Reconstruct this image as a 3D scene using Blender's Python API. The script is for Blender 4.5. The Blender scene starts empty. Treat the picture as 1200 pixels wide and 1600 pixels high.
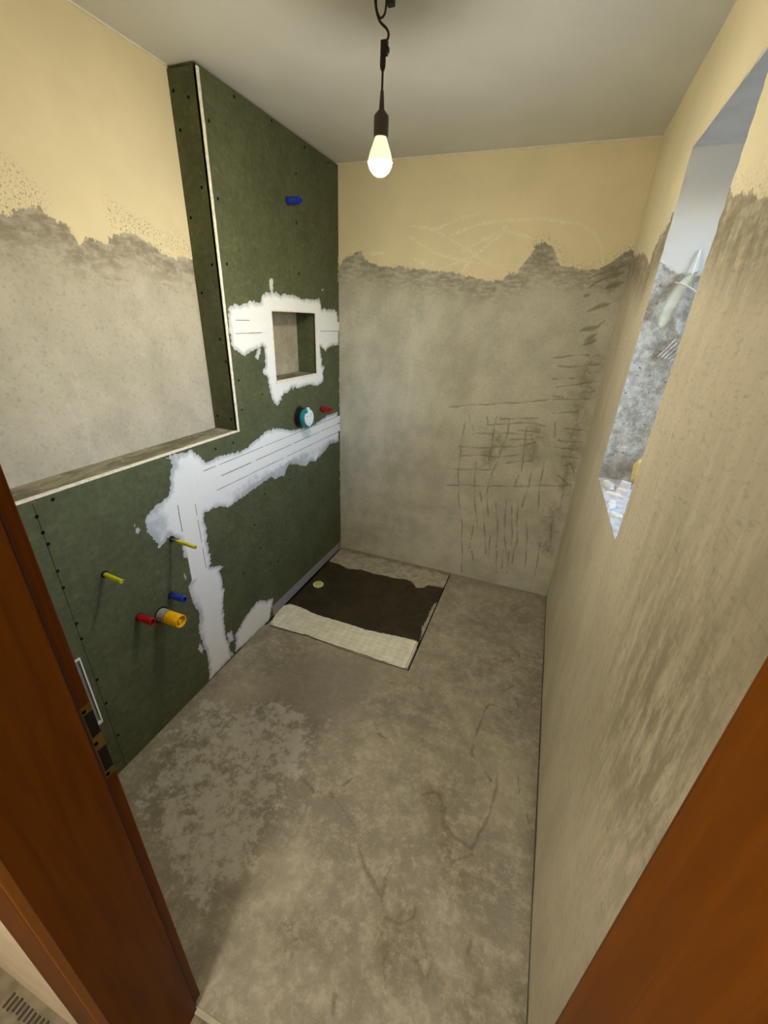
import bpy, bmesh, math, random
import numpy as np
from mathutils import Vector, geometry
from mathutils import noise as mnoise

random.seed(7)
SC = bpy.context.scene
COL = SC.collection

# ---------------------------------------------------------------- camera, world, light, exposure
cam_d = bpy.data.cameras.new('camera')
cam = bpy.data.objects.new('camera', cam_d)
COL.objects.link(cam)
cam.location = (1.3047, -2.5858, 1.6872)
cam.rotation_euler = (1.12992, -0.03841, 0.36920)
cam_d.sensor_fit = 'HORIZONTAL'
cam_d.sensor_width = 36.0
cam_d.lens = 36.0 * 642.42 / 1200.0
cam_d.clip_start = 0.01
SC.camera = cam

SC.view_settings.view_transform = 'Standard'
SC.view_settings.look = 'None'
SC.view_settings.gamma = 1.0
SC.view_settings.use_curve_mapping = False
SC.view_settings.exposure = 0.62

SKY_STRENGTH = 2.9
BULB_STRENGTH = 555.0
HALL_WATT = 46.0
HALL_FAR = 62.0  # strength of the added fill lamp behind the camera

world = bpy.data.worlds.new('world')
SC.world = world
world.use_nodes = True
wn = world.node_tree
wn.nodes.clear()
sky = wn.nodes.new('ShaderNodeTexSky')
sky.sky_type = 'NISHITA'
sky.sun_disc = False
sky.sun_elevation = math.radians(38)
sky.sun_rotation = math.radians(200)
bgn = wn.nodes.new('ShaderNodeBackground')
bgn.inputs['Strength'].default_value = SKY_STRENGTH
wo = wn.nodes.new('ShaderNodeOutputWorld')
wn.links.new(sky.outputs[0], bgn.inputs['Color'])
wn.links.new(bgn.outputs[0], wo.inputs['Surface'])

# ---------------------------------------------------------------- room dimensions (metres)
W, H = 1.575, 2.45          # width, ceiling height; back wall at y = 0, green lining at x = 0
DL = 0.130                  # the masonry left wall stands this far behind the lining
LC, ZL = 1.055, 1.183       # tall lining ends at y = -LC, low lining is ZL high
YF = -2.330                 # room face of the door wall
YH = -2.485                 # hallway face of the door wall

D = {
  'left_paint': [[-1721,1899],[-1702,1898],[-1681,1914],[-1657,1923],[-1625,1932],[-1617,1940],[-1606,1929],[-1593,1916],[-1572,1904],[-1548,1900],[-1536,1889],[-1530,1873],[-1523,1863],[-1496,1875],[-1474,1879],[-1451,1874],[-1426,1873],[-1417,1895],[-1386,1906],[-1347,1915],[-1303,1911],[-1252,1903],[-1227,1890],[-1199,1863],[-1162,1871],[-1109,1874],[-1071,1871],[-1055,1869]],
  'left_fleck': [[[-1706,1948],[-1671,1965],[-1650,1946]],[[-1383,1946],[-1328,1944],[-1296,1937]],[[-1244,1933],[-1192,1915],[-1104,1899]],[[-1715,1919],[-1666,1929]]],
  'left_crack': [[[-1734,1859],[-1700,1870],[-1648,1866],[-1592,1856],[-1529,1854]],[[-1505,1869],[-1451,1859],[-1381,1863],[-1308,1856],[-1274,1847]],[[-1495,1777],[-1405,1772],[-1284,1768],[-1109,1774]],[[-1467,1773],[-1406,1769]]],
  'left_streak': [[[-1693,1419],[-1667,1288],[-1653,1169]],[[-1642,1453],[-1657,1240]],[[-1328,1792],[-1370,1514]]],
  'back_paint': [[-3,1946],[28,1993],[87,2025],[145,2037],[170,1992],[212,1973],[317,1953],[388,1960],[512,1941],[602,1941],[647,1933],[705,1929],[764,1917],[837,1902],[908,1885],[974,1901],[1010,1925],[1055,1931],[1073,1977],[1106,2006],[1122,2056],[1163,2066],[1191,2049],[1231,2005],[1251,1966],[1296,1954],[1345,1949],[1406,1944],[1441,1944],[1460,1960],[1491,1976],[1518,2003],[1541,2019],[1570,2024]],
  'back_scribble': [[[436,2155],[584,2128],[715,2067],[826,2007],[917,1963]],[[659,2091],[791,2146],[952,2163],[1138,2163],[1306,2138],[1387,2097],[1429,2044],[1445,1976]],[[584,2128],[718,2181],[818,2192]],[[737,2023],[865,2088],[957,2133]],[[638,1947],[809,2007],[960,2114]],[[959,2119],[1092,2084],[1158,2061]],[[129,2018],[290,2026]],[[485,1994],[543,1972]],[[809,2007],[748,1932]],[[440,2101],[632,2009],[848,1972]]],
  'back_wide': [[[1417,1871],[1474,1905],[1558,1933]],[[1403,1904],[1487,1944],[1559,1971]],[[1484,1860],[1568,1895]],[[1426,1754],[1491,1785],[1529,1798]],[[1416,1662],[1495,1690],[1518,1721]],[[1437,1594],[1505,1623]],[[1451,1614],[1498,1654]],[[1391,1826],[1425,1836]]],
  'back_marks': [[[1309,1524],[1404,1541],[1485,1549]],[[1331,1483],[1448,1488],[1546,1505]],[[1331,1415],[1436,1424]],[[1353,1376],[1456,1392],[1541,1419]],[[1351,1319],[1405,1321]],[[763,1199],[904,1225]],[[904,1225],[1134,1262],[1328,1297]],[[1354,1302],[1537,1326]],[[1369,1227],[1501,1249]],[[870,1116],[865,950],[865,811],[888,613],[938,410],[984,32]],[[920,1098],[928,1042]],[[998,1162],[1012,1117]],[[1057,1177],[1052,1009],[1055,876]],[[1134,1170],[1135,1069],[1110,935],[1081,811],[1069,666]],[[1238,1129],[1251,972],[1255,857],[1235,750]],[[974,872],[982,687],[1002,598],[1044,414]],[[1321,876],[1314,747],[1305,621]],[[1377,934],[1382,794],[1399,622]],[[888,1166],[901,1119]],[[1005,1113],[1095,1130],[1211,1156],[1342,1149]],[[1075,1163],[1179,1171],[1291,1193]],[[926,1050],[1103,1077],[1282,1088]],[[848,956],[938,960],[1207,1006],[1305,1044]],[[855,897],[1001,919],[1096,924],[1216,951]],[[789,798],[916,810],[1077,836]],[[801,682],[996,711],[1219,747],[1555,816]],[[1156,1039],[1286,1065]],[[1189,1107],[1307,1107]],[[1164,893],[1310,932]],[[1080,650],[1101,504]],[[1071,536],[1128,231]],[[1135,615],[1169,500],[1193,289]],[[1205,638],[1210,508],[1260,244]],[[1242,608],[1288,332]],[[1269,659],[1314,378],[1311,196]],[[1343,537],[1377,393],[1399,178]],[[1014,447],[1013,244]],[[1137,376],[1151,216]],[[1196,269],[1224,87]],[[1238,279],[1251,138]],[[1458,393],[1474,136]],[[1027,667],[1044,606]],[[1033,228],[1049,148]],[[1279,289],[1291,106]],[[1442,1146],[1576,1156]],[[1428,1076],[1553,1078]],[[1410,1027],[1548,1039]],[[1462,980],[1560,986]],[[1488,928],[1526,950],[1553,890]],[[1473,860],[1539,822]],[[1525,752],[1528,666]],[[1393,1178],[1404,1088]],[[1502,571],[1515,425]],[[1507,1456],[1561,1467]],[[1480,1345],[1553,1366]]],
  'back_smudge': [[[1495,1277],[1506,1041],[1514,800]],[[1492,1521],[1509,1334]],[[1491,623],[1515,348]],[[1515,1971],[1525,1883]],[[1078,1045],[1039,873]],[[1307,1107],[1305,964]],[[1154,2050],[1157,1971]]],
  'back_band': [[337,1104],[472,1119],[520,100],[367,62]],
  'back_light': [[[490,1778],[495,1542],[499,1236]],[[747,1693],[736,1652]],[[607,1548],[594,1518]],[[1341,1627],[1332,1576]],[[756,1338],[781,1325]]],
  'right_paint': [[11,2022],[-109,1989],[-287,1977],[-471,1947],[-593,1906],[-619,1927],[-614,1959],[-679,1987],[-748,1993]],
  'right_paint2': [[-1368,1949],[-1408,1936],[-1432,1923],[-1482,1916],[-1539,1907],[-1572,1896],[-1594,1887],[-1609,1886],[-1620,1887]],
  'floor_marks': [[[812,-1711],[877,-1749],[977,-1806]],[[694,-1716],[755,-1741]],[[1117,-1845],[1109,-1893],[1117,-1941]],[[1148,-1983],[1189,-1986],[1226,-1952],[1224,-1929]],[[1341,-1052],[1319,-1098],[1306,-1199],[1300,-1281],[1300,-1356]],[[1341,-1052],[1440,-1056]],[[1239,-1276],[1321,-1362]],[[1149,-1590],[1201,-1557],[1246,-1597],[1246,-1642],[1288,-1678],[1362,-1698]],[[1362,-1698],[1379,-1641],[1410,-1553],[1417,-1430],[1409,-1367]],[[1306,-1759],[1370,-1710]],[[1364,-1399],[1393,-1427]],[[1538,-1500],[1550,-1528]],[[1386,-946],[1433,-895]],[[894,-1412],[933,-1420]],[[988,-1095],[1020,-1098]],[[1171,-2067],[1202,-2124]],[[1304,-2027],[1304,-2059]],[[1076,-2187],[1084,-2218]],[[1401,-1940],[1398,-1969]],[[871,-1630],[842,-1680]],[[1494,-1372],[1506,-1443]],[[1454,-975],[1472,-1015]]],
  'floor_wide': [[[987,-1842],[1036,-1888],[1095,-1925],[1129,-1960]],[[812,-1711],[841,-1729]],[[1220,-1585],[1246,-1642],[1280,-1692]],[[1378,-1631],[1367,-1696]]],
  'floor_blob': [[[1190,-1989],[1215,-2035]],[[1157,-2031],[1191,-2072]],[[1240,-1997],[1264,-2043]],[[1268,-1687],[1302,-1742]],[[1321,-1781],[1364,-1790]],[[1191,-1966],[1196,-2008]],[[1420,-2043],[1436,-2084]],[[1553,-1990],[1565,-2044]],[[885,-2112],[916,-2128]],[[1187,-1598],[1214,-1563]],[[1547,-633],[1545,-937]],[[1451,-650],[1304,-786]]],
  'floor_dusty': [[680,-1443],[366,-1383],[241,-1517],[23,-1529],[42,-1780],[140,-2050],[436,-2179],[601,-2213],[673,-2184],[703,-2070],[694,-1914],[683,-1723]],
  'floor_dark': [[770,-817],[760,-1336],[651,-1620],[470,-1726],[254,-1623],[241,-1257],[413,-1082],[627,-1041]],
  'fill_niche': [[-1031,1693],[-1018,1705],[-985,1718],[-946,1712],[-920,1720],[-875,1733],[-832,1730],[-805,1730],[-793,1748],[-761,1773],[-723,1772],[-722,1793],[-728,1808],[-720,1831],[-695,1836],[-693,1815],[-697,1779],[-662,1778],[-632,1764],[-620,1776],[-566,1777],[-497,1774],[-450,1762],[-400,1765],[-321,1765],[-252,1775],[-239,1751],[-226,1722],[-151,1721],[-72,1720],[-23,1711],[-11,1613],[-9,1519],[-78,1518],[-144,1509],[-192,1490],[-222,1506],[-259,1521],[-254,1487],[-233,1444],[-242,1416],[-205,1395],[-230,1365],[-224,1324],[-248,1308],[-310,1297],[-396,1315],[-464,1313],[-530,1311],[-554,1320],[-574,1306],[-585,1324],[-617,1302],[-665,1296],[-689,1286],[-686,1270],[-722,1247],[-754,1261],[-774,1308],[-789,1352],[-794,1394],[-802,1407],[-821,1414],[-829,1432],[-806,1453],[-799,1504],[-799,1537],[-833,1538],[-862,1532],[-899,1525],[-928,1514],[-951,1504],[-979,1516],[-1009,1533],[-1033,1554],[-1035,1586],[-1038,1615],[-1035,1653]],
  'niche': [[-723,1699],[-305,1701],[-297,1362],[-726,1378]],
  'fill_main': [[-1474,1170],[-1450,1155],[-1452,1128],[-1470,1095],[-1479,1041],[-1505,1018],[-1543,1009],[-1586,994],[-1607,979],[-1614,950],[-1605,897],[-1585,831],[-1554,845],[-1522,860],[-1494,832],[-1474,785],[-1480,732],[-1450,720],[-1450,696],[-1466,646],[-1457,610],[-1485,587],[-1487,547],[-1474,475],[-1452,414],[-1465,368],[-1477,320],[-1468,242],[-1456,145],[-1463,76],[-1471,4],[-1408,6],[-1282,11],[-1311,61],[-1309,112],[-1324,151],[-1321,206],[-1317,265],[-1304,376],[-1288,424],[-1289,493],[-1298,554],[-1263,561],[-1299,582],[-1351,608],[-1336,652],[-1342,686],[-1342,746],[-1331,800],[-1339,847],[-1333,878],[-1280,879],[-1232,869],[-1191,845],[-1128,852],[-1040,859],[-944,872],[-833,883],[-792,857],[-707,852],[-653,900],[-593,882],[-488,837],[-418,848],[-346,833],[-214,869],[-159,895],[-21,881],[-27,986],[-40,1092],[-204,1093],[-355,1067],[-511,1077],[-613,1088],[-632,1097],[-740,1128],[-824,1139],[-892,1120],[-956,1106],[-1003,1088],[-1046,1086],[-1126,1093],[-1188,1101],[-1237,1097],[-1283,1098],[-1300,1124],[-1326,1152],[-1344,1169],[-1375,1166],[-1422,1175],[-1469,1172]],
  'fill_base': [[-1273,17],[-1254,125],[-1185,163],[-1114,190],[-1061,205],[-1010,183],[-977,153],[-922,136],[-917,104],[-943,50],[-970,-3],[-1008,0],[-1143,6],[-1210,7]],
  'fill_spots': [[[-1659,953],[-1647,955],[-1643,940],[-1653,931],[-1662,938]],[[-1663,968],[-1654,974],[-1659,961]],[[-1469,767],[-1440,771],[-1436,737],[-1465,720],[-1481,742]],[[-1492,659],[-1484,633],[-1491,618],[-1498,649]],[[-1307,108],[-1314,179],[-1277,170],[-1269,98]],[[-1485,260],[-1469,218],[-1483,190],[-1502,239]],[[-843,1047],[-811,1028],[-841,1018]],[[-856,1533],[-826,1537],[-854,1484],[-877,1492]],[[-186,1834],[-210,1813],[-225,1816]]],
  'strip': [[-936,84],[-40,63],[-8,-7],[-927,-1]],
  'screw_side': [[-110,2380],[-47,2357],[-102,2273],[-37,2103],[-107,2011],[-32,1853],[-103,1752],[-37,1578],[-21,1488],[-107,1242],[-30,1236]],
  'screw_up': [[-866,2421],[-1022,2301],[-626,2429],[-358,2419],[-120,2422],[-448,2293],[-1018,2075],[-461,2097],[-27,2150],[-1007,1861],[-460,1878],[-460,1876],[-1012,1406],[-849,1324],[-1011,1274],[-1096,1138],[-1211,1138]],
  'screw_low': [[-1889,1162],[-1943,1129],[-1942,1076],[-1939,1036],[-1939,940],[-1940,878],[-1939,733],[-1940,669],[-1937,477],[-1935,355],[-1933,176],[-901,806],[-663,808],[-1007,670],[-447,447],[-740,441],[-910,374],[-980,514],[-1138,446],[-285,530],[-223,680],[-837,345]],
  'screw_tile': [],
  'tray_dark': [[-20,-761],[-20,-212],[98,-217],[182,-243],[279,-212],[381,-227],[484,-217],[526,-222],[623,-202],[663,-207],[721,-271],[770,-249],[790,-207],[850,-202],[903,-193],[907,-355],[880,-407],[878,-484],[881,-555],[874,-644],[886,-720],[914,-815],[845,-902],[463,-920],[-20,-919]],
  'mesh': [[-1,-909],[0,-817],[34,-783],[80,-785],[162,-797],[243,-810],[326,-809],[408,-810],[477,-810],[567,-812],[662,-802],[765,-789],[857,-780],[890,-788],[895,-837],[893,-1002],[862,-1009],[661,-1002],[482,-1002],[279,-993],[30,-1007]],
  'jamb_white': [[1575,1888],[1599,1870],[1631,1855],[1669,1850],[1704,1850],[1660,2072]],
}


def arr(p):
    return np.array(p, float) / 1000.0

# ---------------------------------------------------------------- node helper
def s2l(r, g, b):
    f = lambda c: (c / 12.92 if c <= 0.04045 else ((c + 0.055) / 1.055) ** 2.4)
    return (f(r / 255), f(g / 255), f(b / 255), 1.0)

class Mat:
    def __init__(self, name):
        self.m = bpy.data.materials.new(name)
        self.m.use_nodes = True
        self.nt = self.m.node_tree
        self.nt.nodes.clear()
        self.out = self.nt.nodes.new('ShaderNodeOutputMaterial')
        self.b = self.nt.nodes.new('ShaderNodeBsdfPrincipled')
        self.nt.links.new(self.b.outputs[0], self.out.inputs[0])
        self._tc = None
    def set(self, sock, v):
        if isinstance(v, bpy.types.NodeSocket):
            self.nt.links.new(v, sock)
        elif v is not None:
            sock.default_value = v
    def pos(self, scale=(1, 1, 1)):
        if self._tc is None:
            self._tc = self.nt.nodes.new('ShaderNodeTexCoord').outputs['Object']
        if scale == (1, 1, 1):
            return self._tc
        n = self.nt.nodes.new('ShaderNodeMapping')
        n.inputs['Scale'].default_value = scale
        self.nt.links.new(self._tc, n.inputs['Vector'])
        return n.outputs[0]
    def noise(self, scale, detail=4, rough=0.55, stretch=(1, 1, 1), dist=0.0):
        n = self.nt.nodes.new('ShaderNodeTexNoise')
        n.inputs['Scale'].default_value = scale
        n.inputs['Detail'].default_value = detail
        n.inputs['Roughness'].default_value = rough
        n.inputs['Distortion'].default_value = dist
        self.nt.links.new(self.pos(stretch), n.inputs['Vector'])
        return n.outputs['Fac']
    def attr(self, name):
        n = self.nt.nodes.new('ShaderNodeAttribute')
        n.attribute_name = name
        return n.outputs['Fac']
    def math(self, op, a, b=0.0, clamp=False):
        n = self.nt.nodes.new('ShaderNodeMath')
        n.operation = op
        n.use_clamp = clamp
        self.set(n.inputs[0], a)
        self.set(n.inputs[1], b)
        return n.outputs[0]
    def step(self, v, lo, hi, a=0.0, b=1.0):
        n = self.nt.nodes.new('ShaderNodeMapRange')
        n.interpolation_type = 'SMOOTHSTEP'
        self.set(n.inputs['Value'], v)
        n.inputs['From Min'].default_value = lo
        n.inputs['From Max'].default_value = hi
        n.inputs['To Min'].default_value = a
        n.inputs['To Max'].default_value = b
        return n.outputs[0]
    def mix(self, f, a, b):
        n = self.nt.nodes.new('ShaderNodeMix')
        n.data_type = 'RGBA'
        self.set(n.inputs['Factor'], f)
        self.set(n.inputs['A'] if False else n.inputs[6], a)
        self.set(n.inputs[7], b)
        return n.outputs[2]
    def bump(self, h, strength=0.3, dist=0.01):
        n = self.nt.nodes.new('ShaderNodeBump')
        n.inputs['Strength'].default_value = strength
        n.inputs['Distance'].default_value = dist
        self.set(n.inputs['Height'], h)
        self.nt.links.new(n.outputs[0], self.b.inputs['Normal'])
    def col(self, v): self.set(self.b.inputs['Base Color'], v)
    def rough(self, v): self.set(self.b.inputs['Roughness'], v)
    def spec(self, v): self.set(self.b.inputs['Specular IOR Level'], v)
    def metal(self, v): self.set(self.b.inputs['Metallic'], v)

def plain(name, rgb, rough=0.5, vary=0.08, scale=30, metal=0.0, spec=0.5, bump=0.0):
    m = Mat(name)
    c = s2l(*rgb)
    d = tuple(x * (1 - vary * 2) for x in c[:3]) + (1,)
    m.col(m.mix(m.step(m.noise(scale), 0.35, 0.65), d, c))
    m.rough(rough); m.metal(metal); m.spec(spec)
    if bump:
        m.bump(m.noise(scale * 4), bump, 0.004)
    return m.m

# ---------------------------------------------------------------- wall, floor and lining materials
CREAM = (230, 217, 178)
def masonry(name, c1, c2, cd, paint=CREAM, relief=0.35, stretch=(1, 1, 1), under=True):
    m = Mat(name)
    big = m.noise(2.2, 5, 0.6)
    mid = m.noise(9.0, 7, 0.68, stretch)
    fine = m.noise(75, 5, 0.7, (1, 1, 1) if stretch == (1, 1, 1) else (1, 0.45, 1.2))
    g = m.math('ADD', m.math('MULTIPLY', big, 0.55), m.math('MULTIPLY', mid, 0.45))
    c = m.mix(m.step(g, 0.36, 0.64), s2l(*c1), s2l(*c2))
    c = m.mix(m.math('MULTIPLY', m.step(fine, 0.50, 0.72), 0.40), c, s2l(*cd))
    pit = m.step(m.noise(140, 3, 0.5), 0.70, 0.76)
    c = m.mix(m.math('MULTIPLY', pit, 0.5), c, s2l(*cd))
    # pale and dark patches: wear, plus a shadow painted on the right wall
    lt = m.math('MULTIPLY', m.attr('light'), m.step(m.noise(35, 5, 0.65), 0.36, 0.62))
    c = m.mix(m.math('MULTIPLY', lt, 0.5), c, s2l(205, 198, 180))
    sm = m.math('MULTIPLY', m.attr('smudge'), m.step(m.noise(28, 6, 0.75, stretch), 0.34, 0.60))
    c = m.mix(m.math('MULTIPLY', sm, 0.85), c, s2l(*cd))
    mk = m.math('SUBTRACT', m.attr('mark'), m.math('MULTIPLY', m.noise(85, 6, 0.75), 0.95))
    mkf = m.step(mk, -0.02, 0.50)
    c = m.mix(m.math('MULTIPLY', mkf, 0.58), c, s2l(104, 96, 74))
    # paint layer left on the plaster: attribute holds metres inside (+) / outside (-)
    rag = m.math('ADD', m.math('MULTIPLY', m.math('SUBTRACT', m.noise(95, 6, 0.75), 0.5), 0.04), m.math('MULTIPLY', m.math('SUBTRACT', m.noise(24, 5, 0.65), 0.5), 0.05))
    pd = m.math('ADD', m.attr('paint'), rag)
    if under:
        band = m.math('MULTIPLY', m.step(m.attr('paint'), -0.16, -0.02), m.step(m.noise(20, 5, 0.65, (1, 1, 2.5)), 0.34, 0.62))
        c = m.mix(m.math('MULTIPLY', band, 0.62), c, s2l(122, 112, 92))
    pf = m.step(pd, -0.0012, 0.0012)
    fl = m.math('MULTIPLY', m.attr('fleck'), m.step(m.noise(150, 4, 0.65), 0.54, 0.60))
    pf2 = m.math('MULTIPLY', pf, m.math('SUBTRACT', 1.0, m.math('MULTIPLY', fl, 0.85)))
    pc = m.mix(m.step(m.noise(4, 5, 0.6), 0.3, 0.7), s2l(*paint), s2l(*[int(x * 0.965) for x in paint]))
    sc = m.math('MULTIPLY', m.attr('scribble'), m.step(m.noise(90, 6, 0.75), 0.42, 0.60))
    pc = m.mix(m.math('MULTIPLY', sc, 0.62), pc, s2l(247, 243, 228))
    c = m.mix(pf2, c, pc)
    m.col(c)
    m.rough(m.step(fine, 0.2, 0.8, 0.78, 0.95))
    m.spec(0.25)
    rough_h = m.math('ADD', m.math('MULTIPLY', mid, 0.6), m.math('MULTIPLY', fine, 0.35))
    rough_h = m.math('MULTIPLY', rough_h, m.math('SUBTRACT', 1.0, m.math('MULTIPLY', pf, 0.75)))
    h = m.math('ADD', rough_h, m.math('MULTIPLY', pf2, 0.5))
    h = m.math('SUBTRACT', h, m.math('MULTIPLY', mkf, 0.35))
    m.bump(h, relief, 0.006)
    return m.m

MAT = {}
MAT['left'] = masonry('old_plaster_left', (172, 164, 147), (192, 184, 166), (128, 118, 100))
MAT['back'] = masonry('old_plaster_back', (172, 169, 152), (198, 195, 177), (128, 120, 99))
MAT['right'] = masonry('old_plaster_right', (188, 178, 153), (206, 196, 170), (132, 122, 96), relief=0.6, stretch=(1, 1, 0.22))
MAT['niche'] = masonry('niche_plaster', (158, 148, 128), (182, 172, 150), (118, 108, 90))

def ceiling_mat():
    m = Mat('ceiling_paint')
    m.col(m.mix(m.step(m.noise(3, 4), 0.3, 0.7), s2l(214, 214, 208), s2l(222, 222, 216)))
    m.rough(0.9); m.spec(0.2)
    m.bump(m.noise(120, 4, 0.6), 0.12, 0.002)
    return m.m
MAT['ceiling'] = ceiling_mat()

def floor_mat():
    m = Mat('screed')
    big = m.noise(2.6, 6, 0.62)
    mid = m.noise(11, 9, 0.74)
    grit = m.noise(34, 9, 0.78)
    fine = m.noise(95, 5, 0.7)
    g = m.math('ADD', m.math('MULTIPLY', big, 0.5), m.math('MULTIPLY', mid, 0.5))
    c = m.mix(m.step(g, 0.38, 0.62), s2l(124, 117, 101), s2l(154, 146, 127))
    # worn pale skin of the screed, broken up into small scraps
    skin = m.step(m.math('ADD', m.math('MULTIPLY', mid, 0.42), m.math('MULTIPLY', grit, 0.58)), 0.49, 0.57)
    c = m.mix(m.math('MULTIPLY', skin, 0.30), c, s2l(186, 179, 160))
    # darker greyer zone and dusty zone under the washbasin pipes
    dk = m.math('ADD', m.attr('dark'), m.math('MULTIPLY', m.math('SUBTRACT', mid, 0.5), 3.2))
    c = m.mix(m.math('MULTIPLY', m.step(dk, 0.45, 0.95), 0.62), c, s2l(124, 116, 106))
    du = m.math('ADD', m.attr('dusty'), m.math('MULTIPLY', m.math('SUBTRACT', m.math('ADD', m.math('MULTIPLY', mid, 0.55), m.math('MULTIPLY', grit, 0.45)), 0.5), 5.0))
    c = m.mix(m.math('MULTIPLY', m.step(du, 0.75, 1.05), 0.60), c, s2l(180, 177, 166))
    dd = m.math('MULTIPLY', m.attr('dusty'), m.step(m.noise(7, 9, 0.72), 0.54, 0.62))
    c = m.mix(m.math('MULTIPLY', dd, 0.55), c, s2l(104, 94, 84))
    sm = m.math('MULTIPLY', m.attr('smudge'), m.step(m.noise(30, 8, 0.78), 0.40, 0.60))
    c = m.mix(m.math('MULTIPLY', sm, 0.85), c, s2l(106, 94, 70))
    mk = m.math('SUBTRACT', m.attr('mark'), m.math('MULTIPLY', m.noise(60, 6, 0.75), 0.85))
    mkf = m.step(mk, -0.02, 0.5)
    c = m.mix(m.math('MULTIPLY', mkf, 0.60), c, s2l(94, 82, 60))
    dots = m.step(grit, 0.62, 0.70)
    c = m.mix(m.math('MULTIPLY', dots, 0.40), c, s2l(106, 97, 78))
    c = m.mix(m.math('MULTIPLY', m.step(fine, 0.52, 0.75), 0.22), c, s2l(196, 190, 172))
    m.col(c)
    m.rough(m.step(mid, 0.3, 0.7, 0.62, 0.85))
    m.spec(0.3)
    h = m.math('ADD', m.math('MULTIPLY', mid, 0.6), m.math('MULTIPLY', grit, 0.4))
    m.bump(m.math('SUBTRACT', h, m.math('MULTIPLY', mkf, 0.3)), 0.3, 0.006)
    return m.m
MAT['floor'] = floor_mat()

def board_mat():
    m = Mat('green_plasterboard')
    a = m.noise(5, 6, 0.65)
    b = m.noise(45, 5, 0.65)
    g = m.math('ADD', m.math('MULTIPLY', a, 0.5), m.math('MULTIPLY', b, 0.5))
    c = m.mix(m.step(g, 0.36, 0.64), s2l(72, 77, 52), s2l(88, 93, 64))
    dust = m.step(m.noise(20, 8, 0.78, (1, 0.7, 1.6)), 0.50, 0.72)
    c = m.mix(m.math('MULTIPLY', dust, 0.30), c, s2l(128, 130, 112))
    c = m.mix(m.math('MULTIPLY', m.step(m.noise(6, 6, 0.7), 0.50, 0.66), 0.22), c, s2l(54, 58, 42))
    spot = m.step(m.noise(120, 2, 0.5), 0.735, 0.76)
    c = m.mix(m.math('MULTIPLY', spot, 0.6), c, s2l(176, 172, 158))
    m.col(c); m.rough(0.72); m.spec(0.35)
    m.bump(b, 0.08, 0.002)
    return m.m
MAT['board'] = board_mat()

def filler_mat():
    m = Mat('joint_filler')
    n = m.noise(22, 6, 0.65, (1, 1, 1), 0.4)
    t = m.math('ADD', m.attr('thick'), m.math('MULTIPLY', m.math('SUBTRACT', n, 0.5), 1.2))
    c = m.mix(m.step(t, -0.05, 0.75), s2l(176, 181, 185), s2l(231, 232, 232))
    c = m.mix(m.step(t, -0.75, -0.30, 0.6, 0.0), c, s2l(120, 126, 112))
    m.col(c); m.rough(0.8); m.spec(0.25)
    m.bump(m.math('ADD', n, m.math('MULTIPLY', m.noise(140, 3), 0.2)), 0.25, 0.003)
    return m.m
MAT['filler'] = filler_mat()
MAT['tape'] = plain('joint_tape_paper', (234, 234, 232), 0.85, 0.006, 10, spec=0.2, bump=0.1)
MAT['groove'] = plain('joint_groove', (118, 118, 112), 0.9, 0.2, 50)

def bead_mat():
    m = Mat('corner_bead')
    n = m.noise(60, 5, 0.7)
    c = m.mix(m.step(n, 0.35, 0.6), s2l(214, 208, 190), s2l(238, 234, 222))
    c = m.mix(m.step(m.noise(160, 2), 0.70, 0.74), c, s2l(120, 112, 92))
    m.col(c); m.rough(0.7); m.bump(n, 0.3, 0.004)
    return m.m
MAT['bead'] = bead_mat()

def ledge_mat():
    m = Mat('cement_smeared_board')
    n = m.noise(14, 7, 0.7, (1, 0.45, 1), 0.8)
    c = m.mix(m.step(n, 0.40, 0.62), s2l(104, 102, 78), s2l(150, 143, 120))
    c = m.mix(m.step(m.noise(34, 6, 0.7, (1, 0.4, 1)), 0.60, 0.70), c, s2l(196, 188, 164))
    m.col(c); m.rough(0.9); m.bump(n, 0.4, 0.006)
    return m.m
MAT['ledge'] = ledge_mat()

def mortar_mat():
    m = Mat('rough_mortar')
    n = m.noise(26, 8, 0.72)
    c = m.mix(m.step(n, 0.35, 0.66), s2l(150, 146, 136), s2l(200, 197, 190))
    c = m.mix(m.step(m.noise(80, 4), 0.62, 0.72), c, s2l(112, 105, 92))
    wf = m.step(m.math('ADD', m.attr('paint'), m.math('MULTIPLY', m.math('SUBTRACT', m.noise(50, 5), 0.5), 0.02)), -0.002, 0.002)
    c = m.mix(wf, c, s2l(206, 205, 202))
    m.col(c); m.rough(0.95); m.spec(0.2)
    m.bump(m.math('MULTIPLY', n, m.math('SUBTRACT', 1.0, m.math('MULTIPLY', wf, 0.9))), 0.9, 0.012)
    return m.m
MAT['mortar'] = mortar_mat()

def tray_mat():
    m = Mat('shower_board_surface')
    n = m.noise(18, 7, 0.7, dist=0.5)
    c = m.mix(m.step(n, 0.35, 0.65), s2l(146, 140, 120), s2l(176, 170, 150))
    d = m.math('ADD', m.attr('paint'), m.math('MULTIPLY', m.math('SUBTRACT', m.noise(60, 6, 0.75), 0.5), 0.05))
    f = m.step(d, -0.0015, 0.0015)
    wet = m.mix(m.step(m.noise(9, 6, 0.7, dist=0.6), 0.38, 0.66), s2l(46, 40, 27), s2l(62, 54, 37))
    wet = m.mix(m.math('MULTIPLY', m.step(m.noise(40, 5, 0.7), 0.60, 0.72), 0.4), wet, s2l(88, 80, 60))
    c = m.mix(f, c, wet)
    br = m.math('MULTIPLY', m.attr('smudge'), m.step(m.noise(24, 6, 0.7), 0.42, 0.6))
    c = m.mix(m.math('MULTIPLY', br, 0.8), c, s2l(96, 78, 48))
    m.col(c)
    m.rough(m.mix(f, (0.9, 0.9, 0.9, 1), (0.55, 0.55, 0.55, 1)))
    m.spec(0.3)
    m.bump(n, 0.25, 0.004)
    return m.m
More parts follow.
